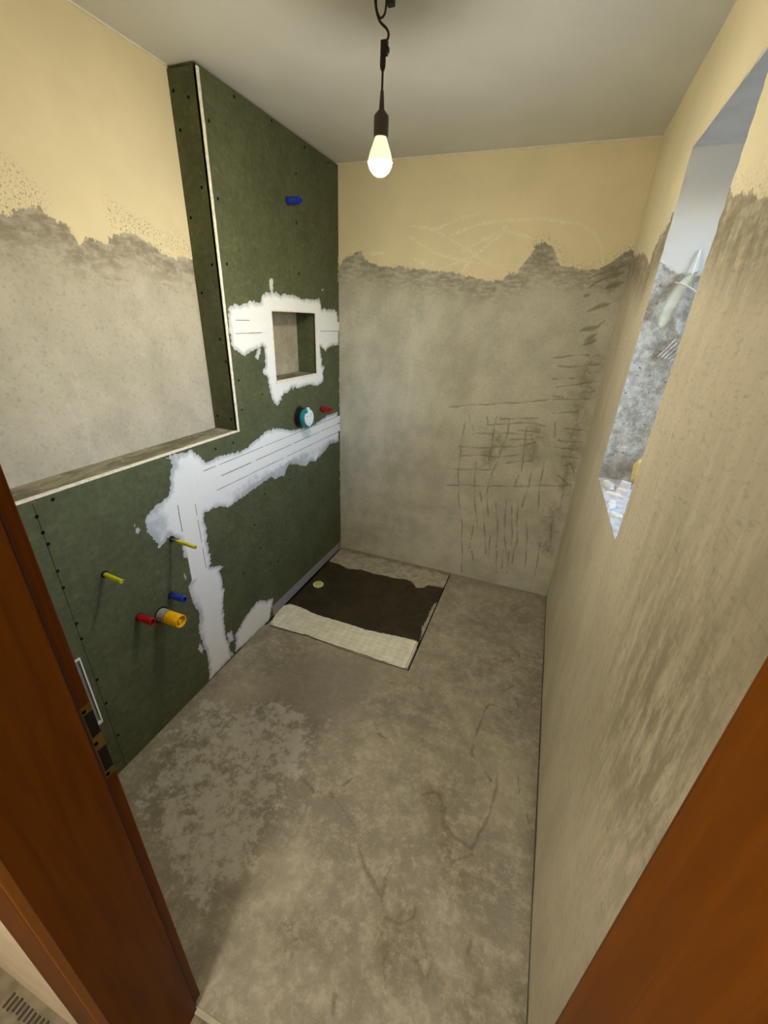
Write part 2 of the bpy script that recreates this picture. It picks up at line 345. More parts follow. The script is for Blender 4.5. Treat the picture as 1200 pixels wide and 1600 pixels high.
MAT['tray'] = tray_mat()
MAT['mesh'] = plain('fibre_mesh_in_cement', (188, 184, 164), 0.85, 0.14, 16, spec=0.25, bump=0.4)

def wood_mat():
    m = Mat('orange_veneer')
    g = m.noise(7, 8, 0.62, (6, 6, 0.35), 0.8)
    f = m.noise(60, 5, 0.6, (5, 5, 0.12))
    c = m.mix(m.step(g, 0.30, 0.70), s2l(86, 44, 1), s2l(104, 55, 2))
    c = m.mix(m.math('MULTIPLY', m.step(f, 0.5, 0.75), 0.25), c, s2l(82, 40, 2))
    m.col(c); m.rough(0.45); m.spec(0.10)
    m.bump(f, 0.05, 0.001)
    return m.m
MAT['wood'] = wood_mat()
MAT['wood_edge'] = plain('veneer_edge', (136, 82, 10), 0.4, 0.06, 20)  # brighter veneer, light caught on the bevel put into the colour
MAT['seal'] = plain('door_seal', (64, 26, 12), 0.7, 0.1)
MAT['brass'] = plain('dull_brass', (122, 100, 42), 0.4, 0.15, 40, metal=0.7, bump=0.1)
MAT['black'] = plain('black_plastic', (20, 19, 18), 0.5, 0.1)
MAT['cord'] = plain('black_cord', (26, 23, 19), 0.6, 0.1)
MAT['hole'] = plain('dark_hole', (12, 11, 9), 0.9, 0.1)
MAT['screw'] = plain('black_screw', (9, 8, 7), 0.9, 0.1, spec=0.1)
MAT['yellow_rod'] = plain('yellow_sleeve', (205, 200, 20), 0.45, 0.08)
MAT['yellow_cap'] = plain('yellow_plastic', (244, 186, 8), 0.4, 0.05)
MAT['blue'] = plain('blue_plastic', (40, 62, 178), 0.4, 0.10)
MAT['red'] = plain('red_plastic', (170, 18, 24), 0.38, 0.10)
MAT['teal'] = plain('teal_plastic', (8, 128, 140), 0.42, 0.06)
MAT['white_plastic'] = plain('white_plastic', (226, 230, 236), 0.45, 0.03)
MAT['grey_pipe'] = plain('grey_pipe', (158, 156, 152), 0.5, 0.06)
MAT['steel'] = plain('steel', (170, 168, 160), 0.35, 0.05, metal=0.9)
MAT['white_metal'] = plain('white_metal', (228, 230, 230), 0.5, 0.03)
MAT['grey_sheet'] = plain('grey_sheet', (168, 176, 184), 0.6, 0.05)
MAT['strip'] = plain('grey_sealing_fleece', (148, 148, 154), 0.85, 0.08, 60, bump=0.15)
MAT['socket'] = plain('grey_socket_plastic', (66, 60, 48), 0.5, 0.08)

MAT['pvc'] = plain('white_window_profile', (232, 234, 236), 0.35, 0.02)
MAT['sill'] = plain('white_sill_board', (206, 208, 212), 0.7, 0.16, 26, bump=0.2)
MAT['chip'] = plain('white_plaster_chip', (230, 228, 222), 0.85, 0.08, 40, bump=0.3)
MAT['foam'] = plain('yellow_foam', (222, 200, 130), 0.9, 0.12, 60, bump=0.5)
MAT['tape_strip'] = plain('pale_yellow_tape', (238, 238, 222), 0.4, 0.08, 30)
MAT['hall_paint'] = plain('hall_wall_paint', (226, 214, 192), 0.9, 0.04, 8, spec=0.2, bump=0.1)
MAT['hall_floor'] = plain('hall_screed', (132, 122, 100), 0.8, 0.16, 22, spec=0.3, bump=0.3)
MAT['adhesive'] = plain('adhesive_ridge', (70, 62, 46), 0.9, 0.1)
MAT['caulk'] = plain('caulk_line', (176, 138, 108), 0.8, 0.06)
MAT['gap'] = plain('joint_gap', (34, 31, 25), 0.95, 0.1)

def emit_mat(name, rgb, s):
    m = Mat(name)
    m.b.inputs['Base Color'].default_value = (0.9, 0.88, 0.8, 1)
    m.b.inputs['Emission Color'].default_value = rgb
    m.b.inputs['Emission Strength'].default_value = s
    return m.m
MAT['bulb'] = emit_mat('glowing_bulb', (1.0, 0.93, 0.78, 1), BULB_STRENGTH)
MAT['bulb_body'] = emit_mat('glowing_bulb_neck', (1.0, 0.88, 0.6, 1), 0.55)  # weak emission on the collar imitates bloom around the bulb
MAT['hall_glow'] = emit_mat('glowing_hall_diffuser', (1.0, 0.93, 0.84, 1), HALL_WATT * 6.0)

MAT['hall_glow_far'] = emit_mat('glowing_far_hall_diffuser', (1.0, 0.96, 0.88, 1), HALL_FAR)

def glass_mat():
    m = Mat('window_glass')
    t = m.nt.nodes.new('ShaderNodeBsdfTransparent')
    g = m.nt.nodes.new('ShaderNodeBsdfGlossy')
    g.inputs['Roughness'].default_value = 0.02
    f = m.nt.nodes.new('ShaderNodeFresnel')
    f.inputs['IOR'].default_value = 1.45
    x = m.nt.nodes.new('ShaderNodeMixShader')
    m.nt.links.new(f.outputs[0], x.inputs[0])
    m.nt.links.new(t.outputs[0], x.inputs[1])
    m.nt.links.new(g.outputs[0], x.inputs[2])
    m.nt.links.new(x.outputs[0], m.out.inputs[0])
    return m.m
MAT['glass'] = glass_mat()

# ---------------------------------------------------------------- object helpers
def link(name, me, mat, parent=None, smooth=False):
    o = bpy.data.objects.new(name, me)
    COL.objects.link(o)
    if mat is not None and not me.materials:
        me.materials.append(mat)
    if smooth:
        for p in me.polygons:
            p.use_smooth = True
    if parent is not None:
        o.parent = parent
    return o

def from_bm(name, bm, mat, parent=None, smooth=False):
    bmesh.ops.recalc_face_normals(bm, faces=bm.faces)
    me = bpy.data.meshes.new(name)
    bm.to_mesh(me)
    bm.free()
    return link(name, me, mat, parent, smooth)

def structure(o, label=None):
    o['kind'] = 'structure'
    if label:
        o['label'] = label
    return o

def tag(o, label, cat, group=None):
    o['label'] = label
    o['category'] = cat
    if group:
        o['group'] = group
    return o

def empty(name, loc=(0, 0, 0)):
    o = bpy.data.objects.new(name, None)
    o.empty_display_size = 0.05
    o.location = loc
    COL.objects.link(o)
    return o

def bm_box(bm, x0, x1, y0, y1, z0, z1, bevel=0.0):
    r = bmesh.ops.create_cube(bm, size=1.0)
    for v in r['verts']:
        v.co = Vector(((x0 + x1) / 2 + v.co.x * (x1 - x0), (y0 + y1) / 2 + v.co.y * (y1 - y0), (z0 + z1) / 2 + v.co.z * (z1 - z0)))
    if bevel:
        es = list({e for v in r['verts'] for e in v.link_edges})
        bmesh.ops.bevel(bm, geom=es, offset=bevel, segments=2, affect='EDGES', profile=0.5)

def box(name, mat, x0, x1, y0, y1, z0, z1, parent=None, bevel=0.0):
    bm = bmesh.new()
    bm_box(bm, x0, x1, y0, y1, z0, z1, bevel)
    return from_bm(name, bm, mat, parent)

def boxes(name, mat, lst, parent=None, bevel=0.0):
    bm = bmesh.new()
    for b in lst:
        bm_box(bm, *b, bevel)
    return from_bm(name, bm, mat, parent)

def prism_yz(name, mat, pts, x0, x1, parent=None):
    bm = bmesh.new()
    a = [bm.verts.new((x0, y, z)) for y, z in pts]
    b = [bm.verts.new((x1, y, z)) for y, z in pts]
    bm.faces.new(a); bm.faces.new(list(reversed(b)))
    for i in range(len(pts)):
        j = (i + 1) % len(pts)
        bm.faces.new((a[i], b[i], b[j], a[j]))
    return from_bm(name, bm, mat, parent)

def lathe(name, mat, prof, parent=None, axis='Z', loc=(0, 0, 0), seg=28, smooth=True):
    """prof: (radius, along) pairs; radius 0 closes the end."""
    bm = bmesh.new()
    rings = []
    for r, h in prof:
        if r <= 1e-6:
            rings.append([bm.verts.new((0, 0, h))])
        else:
            rings.append([bm.verts.new((r * math.cos(2 * math.pi * k / seg), r * math.sin(2 * math.pi * k / seg), h)) for k in range(seg)])
    for a, b in zip(rings, rings[1:]):
        for k in range(seg):
            j = (k + 1) % seg
            if len(a) == 1 and len(b) == 1:
                continue
            if len(a) == 1:
                bm.faces.new((a[0], b[j], b[k]))
            elif len(b) == 1:
                bm.faces.new((a[k], a[j], b[0]))
            else:
                bm.faces.new((a[k], a[j], b[j], b[k]))
    for v in bm.verts:
        x, y, z = v.co
        if axis == 'X':
            v.co = (z, x, y)
        v.co = v.co + Vector(loc)
    o = from_bm(name, bm, mat, parent, smooth)
    if smooth:
        sharp(o.data)
    return o

def sharp(me, ang=35):
    bm = bmesh.new(); bm.from_mesh(me)
    for e in bm.edges:
        if len(e.link_faces) == 2 and e.calc_face_angle(0) > math.radians(ang):
            e.smooth = False
    bm.to_mesh(me); bm.free()

def tube(name, mat, pts, r, parent=None, seg=10, res=6):
    """smooth round cord through points (Catmull-Rom)."""
    P = [Vector(p) for p in pts]
    Q = []
    for i in range(len(P) - 1):
        p0, p1, p2, p3 = P[max(i - 1, 0)], P[i], P[i + 1], P[min(i + 2, len(P) - 1)]
        for k in range(res):
            t = k / res
            Q.append(0.5 * ((2 * p1) + (p2 - p0) * t + (2 * p0 - 5 * p1 + 4 * p2 - p3) * t * t + (3 * p1 - p0 - 3 * p2 + p3) * t ** 3))
    Q.append(P[-1])
    bm = bmesh.new()
    rings = []
    up = Vector((0.3, 1, 0.1)).normalized()
    for i, q in enumerate(Q):
        d = (Q[min(i + 1, len(Q) - 1)] - Q[max(i - 1, 0)]).normalized()
        u = d.cross(up).normalized()
        v = d.cross(u).normalized()
        rr = r[i * (len(r) - 1) // (len(Q) - 1)] if isinstance(r, (list, tuple)) else r
        rings.append([bm.verts.new(q + (u * math.cos(2 * math.pi * k / seg) + v * math.sin(2 * math.pi * k / seg)) * rr) for k in range(seg)])
    for a, b in zip(rings, rings[1:]):
        for k in range(seg):
            j = (k + 1) % seg
            bm.faces.new((a[k], a[j], b[j], b[k]))
    bm.faces.new(rings[0]); bm.faces.new(list(reversed(rings[-1])))
    return from_bm(name, bm, mat, parent, True)

# ---------------------------------------------------------------- gridded wall surfaces with wear attributes
def lin(a, b, step):
    return np.linspace(a, b, max(2, int(round((b - a) / step)) + 1))

def seg_dist(U, V, poly):
    d = np.full(U.shape, 9.0)
    for (ax, ay), (bx, by) in zip(poly[:-1], poly[1:]):
        dx, dy = bx - ax, by - ay
        L = dx * dx + dy * dy + 1e-12
        t = np.clip(((U - ax) * dx + (V - ay) * dy) / L, 0, 1)
        d = np.minimum(d, np.hypot(U - ax - t * dx, V - ay - t * dy))
    return d

def near(U, V, us, vs, polys, width, taper=False):
    """1 on the polylines, 0 at distance width; works on a window of the grid only."""
    out = np.zeros(U.shape)
    for p in polys:
        p = arr(p)
        m = width + 0.002
        i = np.where((us >= p[:, 0].min() - m) & (us <= p[:, 0].max() + m))[0]
        j = np.where((vs >= p[:, 1].min() - m) & (vs <= p[:, 1].max() + m))[0]
        if len(i) == 0 or len(j) == 0:
            continue
        s = (slice(j[0], j[-1] + 1), slice(i[0], i[-1] + 1))
        us_, vs_ = U[s], V[s]
        us_ = us_ + 0.0022 * np.sin(vs_ * 27 + p[0, 0] * 50) + 0.0009 * np.sin(vs_ * 121 + p[0, 1] * 90)
        vs_ = vs_ + 0.0022 * np.sin(us_ * 29 + p[0, 1] * 50) + 0.0009 * np.sin(us_ * 117)
        wv = width * (0.8 + 0.35 * np.sin(us_ * 37 + vs_ * 41 + p[0, 0] * 30))
        if taper:
            tot = np.hypot(*(p[-1] - p[0])) + 1e-6
            t = np.clip(((U[s] - p[0, 0]) * (p[-1, 0] - p[0, 0]) + (V[s] - p[0, 1]) * (p[-1, 1] - p[0, 1])) / tot ** 2, 0, 1)
            wv = wv * (0.15 + 0.85 * np.sin(math.pi * np.clip(t, 0.04, 0.96)) ** 0.7)
        out[s] = np.maximum(out[s], np.clip(1 - seg_dist(us_, vs_, p) / wv, 0, 1))
    return out

def inside(U, V, poly):
    c = np.zeros(U.shape, bool)
    n = len(poly)
    for i in range(n):
        (x1, y1), (x2, y2) = poly[i], poly[(i + 1) % n]
        if y1 == y2:
            continue
        c ^= ((y1 > V) != (y2 > V)) & (U < (x2 - x1) * (V - y1) / (y2 - y1) + x1)
    return c

def sdf(U, V, poly):
    poly = np.asarray(poly)
    d = seg_dist(U, V, np.vstack([poly, poly[:1]]))
    return np.where(inside(U, V, poly), d, -d)

def smooth01(x):
    x = np.clip(x, 0, 1)
    return x * x * (3 - 2 * x)

def grid(name, mat, us, vs, place, attrs, keep=None, parent=None, flip=False):
    U, V = np.meshgrid(us, vs)
    X, Y, Z = place(U, V)
    co = np.stack([X, Y, Z], -1).reshape(-1, 3)
    nu, nv = len(us), len(vs)
    idx = np.arange(nu * nv).reshape(nv, nu)
    q = np.stack([idx[:-1, :-1], idx[:-1, 1:], idx[1:, 1:], idx[1:, :-1]], -1)
    if keep is not None:
        cu = (us[:-1] + us[1:]) / 2; cv = (vs[:-1] + vs[1:]) / 2
        q = q[keep(*np.meshgrid(cu, cv))]
    q = q.reshape(-1, 4)
    if flip:
        q = q[:, ::-1]
    me = bpy.data.meshes.new(name)
    me.vertices.add(len(co)); me.vertices.foreach_set('co', co.ravel())
    me.loops.add(q.size); me.loops.foreach_set('vertex_index', q.ravel().astype(np.int32))
    me.polygons.add(len(q)); me.polygons.foreach_set('loop_start', np.arange(0, q.size, 4, dtype=np.int32))
    me.update(calc_edges=True)
    me.polygons.foreach_set('use_smooth', np.ones(len(q), bool))
    for k, a in attrs.items():
        at = me.attributes.new(k, 'FLOAT', 'POINT')
        at.data.foreach_set('value', np.asarray(a, np.float32).ravel())
    return link(name, me, mat, parent)

def lumps(U, V, amp, k=(3.1, 7.3, 13.7), seed=0.0):
    z = np.zeros(U.shape)
    for n, f in enumerate(k):
        z += np.sin(U * f + 1.3 * n + seed) * np.cos(V * f * 1.13 + 2.1 * n + seed * 1.7) / (n + 1)
    return amp * z

# ---------------------------------------------------------------- the setting: walls, ceiling, floor
T = 0.30                     # reveal depth of the window opening

# left masonry wall, cream paint above, bare plaster below
us, vs = lin(YF - 0.1, 0.0, 0.007), lin(0.0, H, 0.007)
U, V = np.meshgrid(us, vs)
edge = arr(D['left_paint'])
poly = np.vstack([[[-3.0, 1.90], [-2.1, 1.93], [-1.9, 1.90]], edge, [[-1.0, 1.88], [0.5, 1.88], [0.5, 3], [-3, 3]]])
P = sdf(U, V, poly)
att = dict(paint=P, mark=near(U, V, us, vs, D['left_crack'], 0.012) * 0.75,
           light=near(U, V, us, vs, D['left_streak'], 0.04),
           fleck=np.clip(near(U, V, us, vs, D['left_fleck'], 0.075) * 1.6, 0, 1),
           smudge=np.clip(1 - np.abs(P + 0.03) / 0.05, 0, 1) * 0.5, scribble=np.zeros(U.shape))
disp = 0.0022 * smooth01(P / 0.006 + 0.5) + lumps(U, V, 0.0009)
wall_left = structure(grid('wall_left', MAT['left'], us, vs, lambda a, b: (-DL + disp, a, b), att))
wall_left['label'] = 'old masonry wall with cream paint above bare grey plaster, beside the green lining'

# back wall
us, vs = lin(-DL - 0.02, W + 0.02, 0.0052), lin(0.0, H, 0.0052)
U, V = np.meshgrid(us, vs)
edge = arr(D['back_paint'])
poly = np.vstack([[[-1.0, 1.945]], edge, [[3.0, 2.02], [3, 3], [-1, 3]]])
P = sdf(U, V, poly)
rng = np.random.RandomState(11)
short = []
for k in range(130):
    x0, z0 = rng.uniform(0.90, 1.50), rng.uniform(0.16, 1.14)
    L = rng.uniform(0.03, 0.11)
    ver = z0 < 0.72 or rng.rand() < 0.4
    dx, dz = (rng.normal(0, 0.006), L) if ver else (L, rng.normal(0.004, 0.006))
    short.append([[int(x0 * 1000), int(z0 * 1000)], [int((x0 + dx) * 1000), int((z0 + dz) * 1000)]])
for k in range(60):
    x0, z0 = rng.uniform(1.34, 1.53), rng.uniform(0.75, 1.78)
    short.append([[int(x0 * 1000), int(z0 * 1000)], [int((x0 + rng.uniform(.02, .08)) * 1000), int((z0 + rng.normal(.008, .008)) * 1000)]])
mk = np.maximum(near(U, V, us, vs, short, 0.012, True) * 0.62, near(U, V, us, vs, D['back_marks'], 0.0145))
mk = np.maximum(mk, near(U, V, us, vs, D['back_wide'], 0.034, True) * 1.1)
band = smooth01(sdf(U, V, arr(D['back_band'])) / 0.05 + 0.5)  # darker upright band on the lower back wall
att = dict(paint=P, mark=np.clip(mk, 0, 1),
           light=np.maximum(near(U, V, us, vs, D['back_light'], 0.035), 0.0),
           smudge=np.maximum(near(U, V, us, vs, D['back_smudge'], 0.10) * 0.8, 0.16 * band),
           fleck=np.clip(1 - np.abs(P - 0.01) / 0.05, 0, 1) * (0.35 + 0.5 * (U > 1.1)),
           scribble=near(U, V, us, vs, D['back_scribble'], 0.012))
disp = 0.0022 * smooth01(P / 0.006 + 0.5) + lumps(U, V, 0.0008, seed=2) - 0.0012 * mk
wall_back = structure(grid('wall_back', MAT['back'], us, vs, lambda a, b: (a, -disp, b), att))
wall_back['label'] = 'back wall of grey plaster with scored scratches under a cream painted band'

# right wall with the window opening (its rim is not quite square)
HY0, HY1, HZ0, HZ1 = -1.370, -0.790, 1.124, 2.178
us = np.concatenate([lin(YF - 0.12, HY0, 0.0075), lin(HY0, HY1, 0.0075)[1:], lin(HY1, 0.02, 0.0075)[1:]])
vs = np.concatenate([lin(0.0, HZ0, 0.0075), lin(HZ0, HZ1, 0.0075)[1:], lin(HZ1, H, 0.0075)[1:]])
U, V = np.meshgrid(us, vs)
cy = {(0, 0): 0.010, (1, 0): 0.025, (0, 1): -0.016, (1, 1): -0.027}   # y shift of the rim corners (near/far, low/high)
def warp(a, b):
    fu = np.interp(a, [YF - 0.12, HY0, HY1, 0.02], [0, 1, 2, 3])
    fv = np.interp(b, [0, HZ0, HZ1, H], [0, 1, 2, 3])
    wu0 = np.clip(1 - np.abs(fu - 1), 0, 1); wu1 = np.clip(1 - np.abs(fu - 2), 0, 1)
    wv0 = np.clip(1 - np.abs(fv - 1), 0, 1); wv1 = np.clip(1 - np.abs(fv - 2), 0, 1)
    s = cy[0, 0] * wu0 * wv0 + cy[1, 0] * wu1 * wv0 + cy[0, 1] * wu0 * wv1 + cy[1, 1] * wu1 * wv1
    jag = 0.0035 * np.sin(b * 61 + 3 * np.sin(b * 23)) + 0.002 * np.sin(b * 173)
    jagz = 0.003 * np.sin(a * 57 + 2 * np.sin(a * 31))
    return a + s + jag * (wu0 ** 6 + wu1 ** 6), b + jagz * (wv0 ** 6 + wv1 ** 6)
WU, WV = warp(U, V)
poly = np.vstack([[[0.6, 2.03]], arr(D['right_paint']), [[-0.80, 2.02], [-1.36, 1.96]], arr(D['right_paint2'])[1:], [[-2.0, 1.90], [-3, 1.9], [-3, 3], [0.6, 3]]])
P = sdf(WU, WV, poly)
rng = np.random.RandomState(4)
streaks = []
for k in range(95):
    y0 = -2.25 + 1.35 * rng.rand(); z0 = 0.45 + 0.9 * rng.rand(); L = 0.08 + 0.3 * rng.rand()
    streaks.append([[int(y0 * 1000), int(z0 * 1000)], [int((y0 + 0.012 * rng.randn()) * 1000), int((z0 + L) * 1000)]])
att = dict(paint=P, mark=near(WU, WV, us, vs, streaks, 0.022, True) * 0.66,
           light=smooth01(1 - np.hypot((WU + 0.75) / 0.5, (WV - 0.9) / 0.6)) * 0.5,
           smudge=np.maximum(np.clip(1 - np.abs(P + 0.06) / 0.13, 0, 1) * 1.0, 0.95 * np.exp(-((WU + 1.97) / 0.30) ** 2 - ((WV - 1.08) / 0.36) ** 2)),  # oval term paints in the shadow of a person in the doorway
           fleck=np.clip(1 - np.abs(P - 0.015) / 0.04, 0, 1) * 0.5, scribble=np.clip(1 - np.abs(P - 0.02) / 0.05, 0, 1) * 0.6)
disp = 0.003 * smooth01(P / 0.008 + 0.5) + lumps(WU, WV, 0.002, seed=5)
disp = disp * np.clip(np.abs(WU) / 0.05, 0, 1)
rim = np.maximum(np.maximum(HY0 - U, U - HY1), np.maximum(HZ0 - V, V - HZ1))
disp = disp * np.clip(rim / 0.03, 0, 1)
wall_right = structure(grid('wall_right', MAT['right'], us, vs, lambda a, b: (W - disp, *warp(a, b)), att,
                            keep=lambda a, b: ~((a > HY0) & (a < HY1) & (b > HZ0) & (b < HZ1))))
wall_right['label'] = 'window wall of rough beige plaster with vertical trowel streaks'

# reveal of the opening: two jambs, the soffit and the sill, each a part of the wall
def reveal_jamb(side):
    uu, vv = lin(0.0, T, 0.006), lin(HZ0, HZ1, 0.006)
    A, B = np.meshgrid(uu, vv)
    base = HY1 if side == 1 else HY0
    yy, zz = warp(np.full(A.shape, base), B)
    flat = base + np.interp(B, [HZ0, HZ1], [cy[side, 0], cy[side, 1]])
    yy = flat + (yy - flat) * np.exp(-A / 0.015)
    wp = arr(D['jamb_white'])[:5] - [W, 0]
    pl_ = np.vstack([[[-0.2, 1.91]], wp, [[0.5, 1.86], [0.5, 3], [-0.2, 3]]])
    Pj = sdf(A, B, pl_)
    rough = (1 - smooth01(Pj / 0.004 + 0.5)) * np.clip(A / 0.02, 0, 1)
    nz = np.array([mnoise.fractal(Vector((a * 28, b * 28, 3.3 * side)), 1.0, 2.0, 5) for a, b in zip(A.ravel(), B.ravel())]).reshape(A.shape)
    dd = (nz * 0.006 - 0.004) * rough
    s = -1 if side == 1 else 1
    return grid('window_reveal', MAT['mortar'], uu, vv, lambda a, b: (W + a, yy + s * dd, zz), dict(paint=Pj), parent=wall_right)
reveal_jamb(1); reveal_jamb(0)
def reveal_flat(z, name, mat, th):
    a = warp(np.array([HY0]), np.array([z]))[0][0]; b = warp(np.array([HY1]), np.array([z]))[0][0]
    o = box(name, mat, W + 0.001, W + T + 0.1, a - 0.03, b + 0.03, min(z, z + th), max(z, z + th), wall_right)
    return o
ms = plain('white_soffit', (214, 216, 220), 0.9, 0.05, 12, spec=0.2, bump=0.2)
reveal_flat(HZ1 - 0.002, 'window_soffit', ms, 0.05)
reveal_flat(HZ0 + 0.002, 'window_sill', MAT['sill'], -0.05)
# body of the outer wall around the opening
m_out = plain('outer_render', (196, 190, 178), 0.9, 0.05)
boxes('wall_core', m_out, [(W + 0.02, W + T + 0.08, YF - 0.1, -1.41, -0.12, H), (W + 0.02, W + T + 0.08, -0.745, 0.1, -0.12, H),
                           (W + 0.02, W + T + 0.08, -1.41, -0.745, -0.12, HZ0 - 0.05), (W + 0.02, W + T + 0.08, -1.41, -0.745, HZ1 + 0.05, H)], wall_right)

# window in the outer end of the opening
wx = W + T
win = structure(empty('window_1', (wx, -1.08, HZ0)), 'white framed window set deep in the right wall')
def wpart(name, mat, lst, bevel=0.004):
    bm = bmesh.new()
    for b in lst:
        bm_box(bm, *b, bevel)
    for v in bm.verts:
        v.co -= Vector(win.location)
    return from_bm(name, bm, mat, win)
y0, y1, z0, z1 = -1.405, -0.755, HZ0 + 0.002, HZ1 - 0.002
wpart('window_frame', MAT['pvc'], [(wx, wx + .07, y0, y0 + .06, z0, z1), (wx, wx + .07, y1 - .06, y1, z0, z1), (wx, wx + .07, y0 + .06, y1 - .06, z0, z0 + .06), (wx, wx + .07, y0 + .06, y1 - .06, z1 - .06, z1)])
wpart('window_sash', MAT['pvc'], [(wx - .012, wx + .05, y0 + .05, y0 + .11, z0 + .05, z1 - .05), (wx - .012, wx + .05, y1 - .11, y1 - .05, z0 + .05, z1 - .05), (wx - .012, wx + .05, y0 + .11, y1 - .11, z0 + .05, z0 + .11), (wx - .012, wx + .05, y0 + .11, y1 - .11, z1 - .11, z1 - .05)])
wpart('window_pane', MAT['glass'], [(wx + .018, wx + .022, y0 + .105, y1 - .105, z0 + .105, z1 - .105)], 0)
wpart('window_handle', MAT['steel'], [(wx - .03, wx - .012, y0 + .07, y0 + .095, 1.60, 1.67), (wx - .045, wx - .03, y0 + .072, y0 + .092, 1.53, 1.66)])

m_shell = plain('outer_masonry', (150, 144, 130), 0.9, 0.08)
box('wall_body', m_shell, -0.5, W + T + 0.08, 0.022, 0.20, -0.12, H + 0.1, wall_back)
box('wall_body', m_shell, -0.5, -DL - 0.012, YF - 0.15, 0.022, -0.12, H + 0.1, wall_left)
# ceiling
us, vs = lin(-0.3, W + 0.05, 0.06), lin(YF - 0.15, 0.1, 0.06)
U, V = np.meshgrid(us, vs)
ceiling = structure(grid('ceiling', MAT['ceiling'], us, vs, lambda a, b: (a, b, np.full(a.shape, H)), {}, flip=True), 'plain white painted ceiling')
box('ceiling_slab', m_shell, -0.5, W + T, YF - 0.02, 0.1, H + 0.02, H + 0.12, ceiling)

MAT['ceil_caulk'] = plain('ceiling_caulk', (232, 226, 204), 0.85, 0.04)
for q in ((-DL, -DL + 0.007, YF, -LC, H - 0.006, H + 0.001), (0.0, W, -0.007, 0.001, H - 0.006, H + 0.001)):
    box('caulk_bead', MAT['ceil_caulk'], *q, ceiling)
# screed floor with a recess for the shower base
TX, TY = 0.905, -1.013
us = np.concatenate([lin(-DL, TX, 0.0075), lin(TX, W + 0.02, 0.0075)[1:]])
vs = np.concatenate([lin(YF - 0.012, TY, 0.0075), lin(TY, 0.02, 0.0075)[1:]])
U, V = np.meshgrid(us, vs)
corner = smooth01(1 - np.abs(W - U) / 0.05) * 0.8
att = dict(mark=np.clip(np.maximum(near(U, V, us, vs, D['floor_marks'], 0.0165), near(U, V, us, vs, D['floor_wide'], 0.03, True)), 0, 1),
           smudge=np.maximum.reduce([near(U, V, us, vs, D['floor_blob'], 0.10), corner, 0.5 * smooth01(1 - np.abs(V) / 0.10)]),  # floor also darkens towards the right and back walls
           dusty=smooth01(sdf(U, V, arr(D['floor_dusty'])) / 0.2 + 0.5), dark=smooth01(sdf(U, V, arr(D['floor_dark'])) / 0.25 + 0.5))
disp = lumps(U, V, 0.0012, seed=9)
floor = structure(grid('floor', MAT['floor'], us, vs, lambda a, b: (a, b, disp), att,
                       keep=lambda a, b: ~((a < TX) & (b > TY))), 'bare cement screed floor of the bathroom')
boxes('screed_body', MAT['gap'], [(-DL, W, YF - 0.012, TY - 0.001, -0.06, -0.006), (-DL - 0.02, W + 0.03, YF - 0.012, 0.03, -0.12, -0.06), (TX + 0.001, W, TY, 0.02, -0.06, -0.006), (-DL, TX + 0.001, TY - 0.001, 0.02, -0.06, -0.04)], floor)
box('edge_strip', plain('edge_joint', (84, 76, 58), 0.9, 0.2, 30), W - 0.004, W + 0.004, YF, 0.0, 0.0, 0.008, floor)
box('threshold_profile', plain('threshold_profile', (168, 160, 138), 0.5, 0.08), 0.735, 1.462, YF - 0.024, YF - 0.010, -0.045, 0.002, floor, 0.002)

# ---------------------------------------------------------------- green plasterboard lining in front of the left wall
lining = structure(empty('wall_left_lining', (0, -1.2, 0)), 'green plasterboard lining with white filled joints, tall at the shower and knee wall at the washbasin')
def sub(o, parent=lining):
    """parent keeping the world place"""
    o.parent = parent
    o.matrix_parent_inverse = parent.matrix_world.inverted() if parent.matrix_world != parent.matrix_local else __import__('mathutils').Matrix.Translation(-Vector(parent.location))
    return o
B = 0.0125
N0, N1, NZ0, NZ1 = -0.726, -0.300, 1.370, 1.700      # niche opening
ZJ1, ZJ2, YJ = 1.010, 1.600, -1.418                  # board joints
ZT = H - 0.008
g = 0.0008
sub(prism_yz('plasterboard', MAT['board'], [(YJ + g, 0.0), (-0.004, 0.0), (-0.004, ZJ1 - g), (YJ + g, ZJ1 - g)], -B, 0))
sub(prism_yz('plasterboard', MAT['board'], [(YJ + g, ZJ1 + g), (-0.004, ZJ1 + g), (-0.004, ZJ2 - g), (N1, ZJ2 - g), (N1, NZ0), (N0, NZ0), (N0, ZJ2 - g), (-LC, ZJ2 - g), (-LC, ZL), (YJ + g, ZL)], -B, 0))
sub(prism_yz('plasterboard', MAT['board'], [(-LC, ZJ2 + g), (N0, ZJ2 + g), (N0, NZ1), (N1, NZ1), (N1, ZJ2 + g), (-0.004, ZJ2 + g), (-0.004, ZT), (-LC, ZT)], -B, 0))
sub(prism_yz('plasterboard', MAT['board'], [(-1.942 + g, 0.0), (YJ - g, 0.0), (YJ - g, ZL), (-1.942 + g, ZL)], -B, 0))
HY, HY_, HA, HB = -2.165, -1.965, 0.297, 0.605       # service opening
sub(boxes('plasterboard', MAT['board'], [(-B, 0, YF, HY, 0, ZL), (-B, 0, HY_, -1.942 - g, 0, ZL), (-B, 0, HY, HY_, 0, HA), (-B, 0, HY, HY_, HB, ZL)]))
sub(box('plasterboard_end', MAT['board'], -DL + 0.001, -0.0005, -LC, -LC + B, ZL - 0.02, ZT - 0.004))
sub(box('ledge_board', MAT['ledge'], -DL + 0.001, -0.0005, YF, -LC + 0.002, ZL - B, ZL + 0.001))
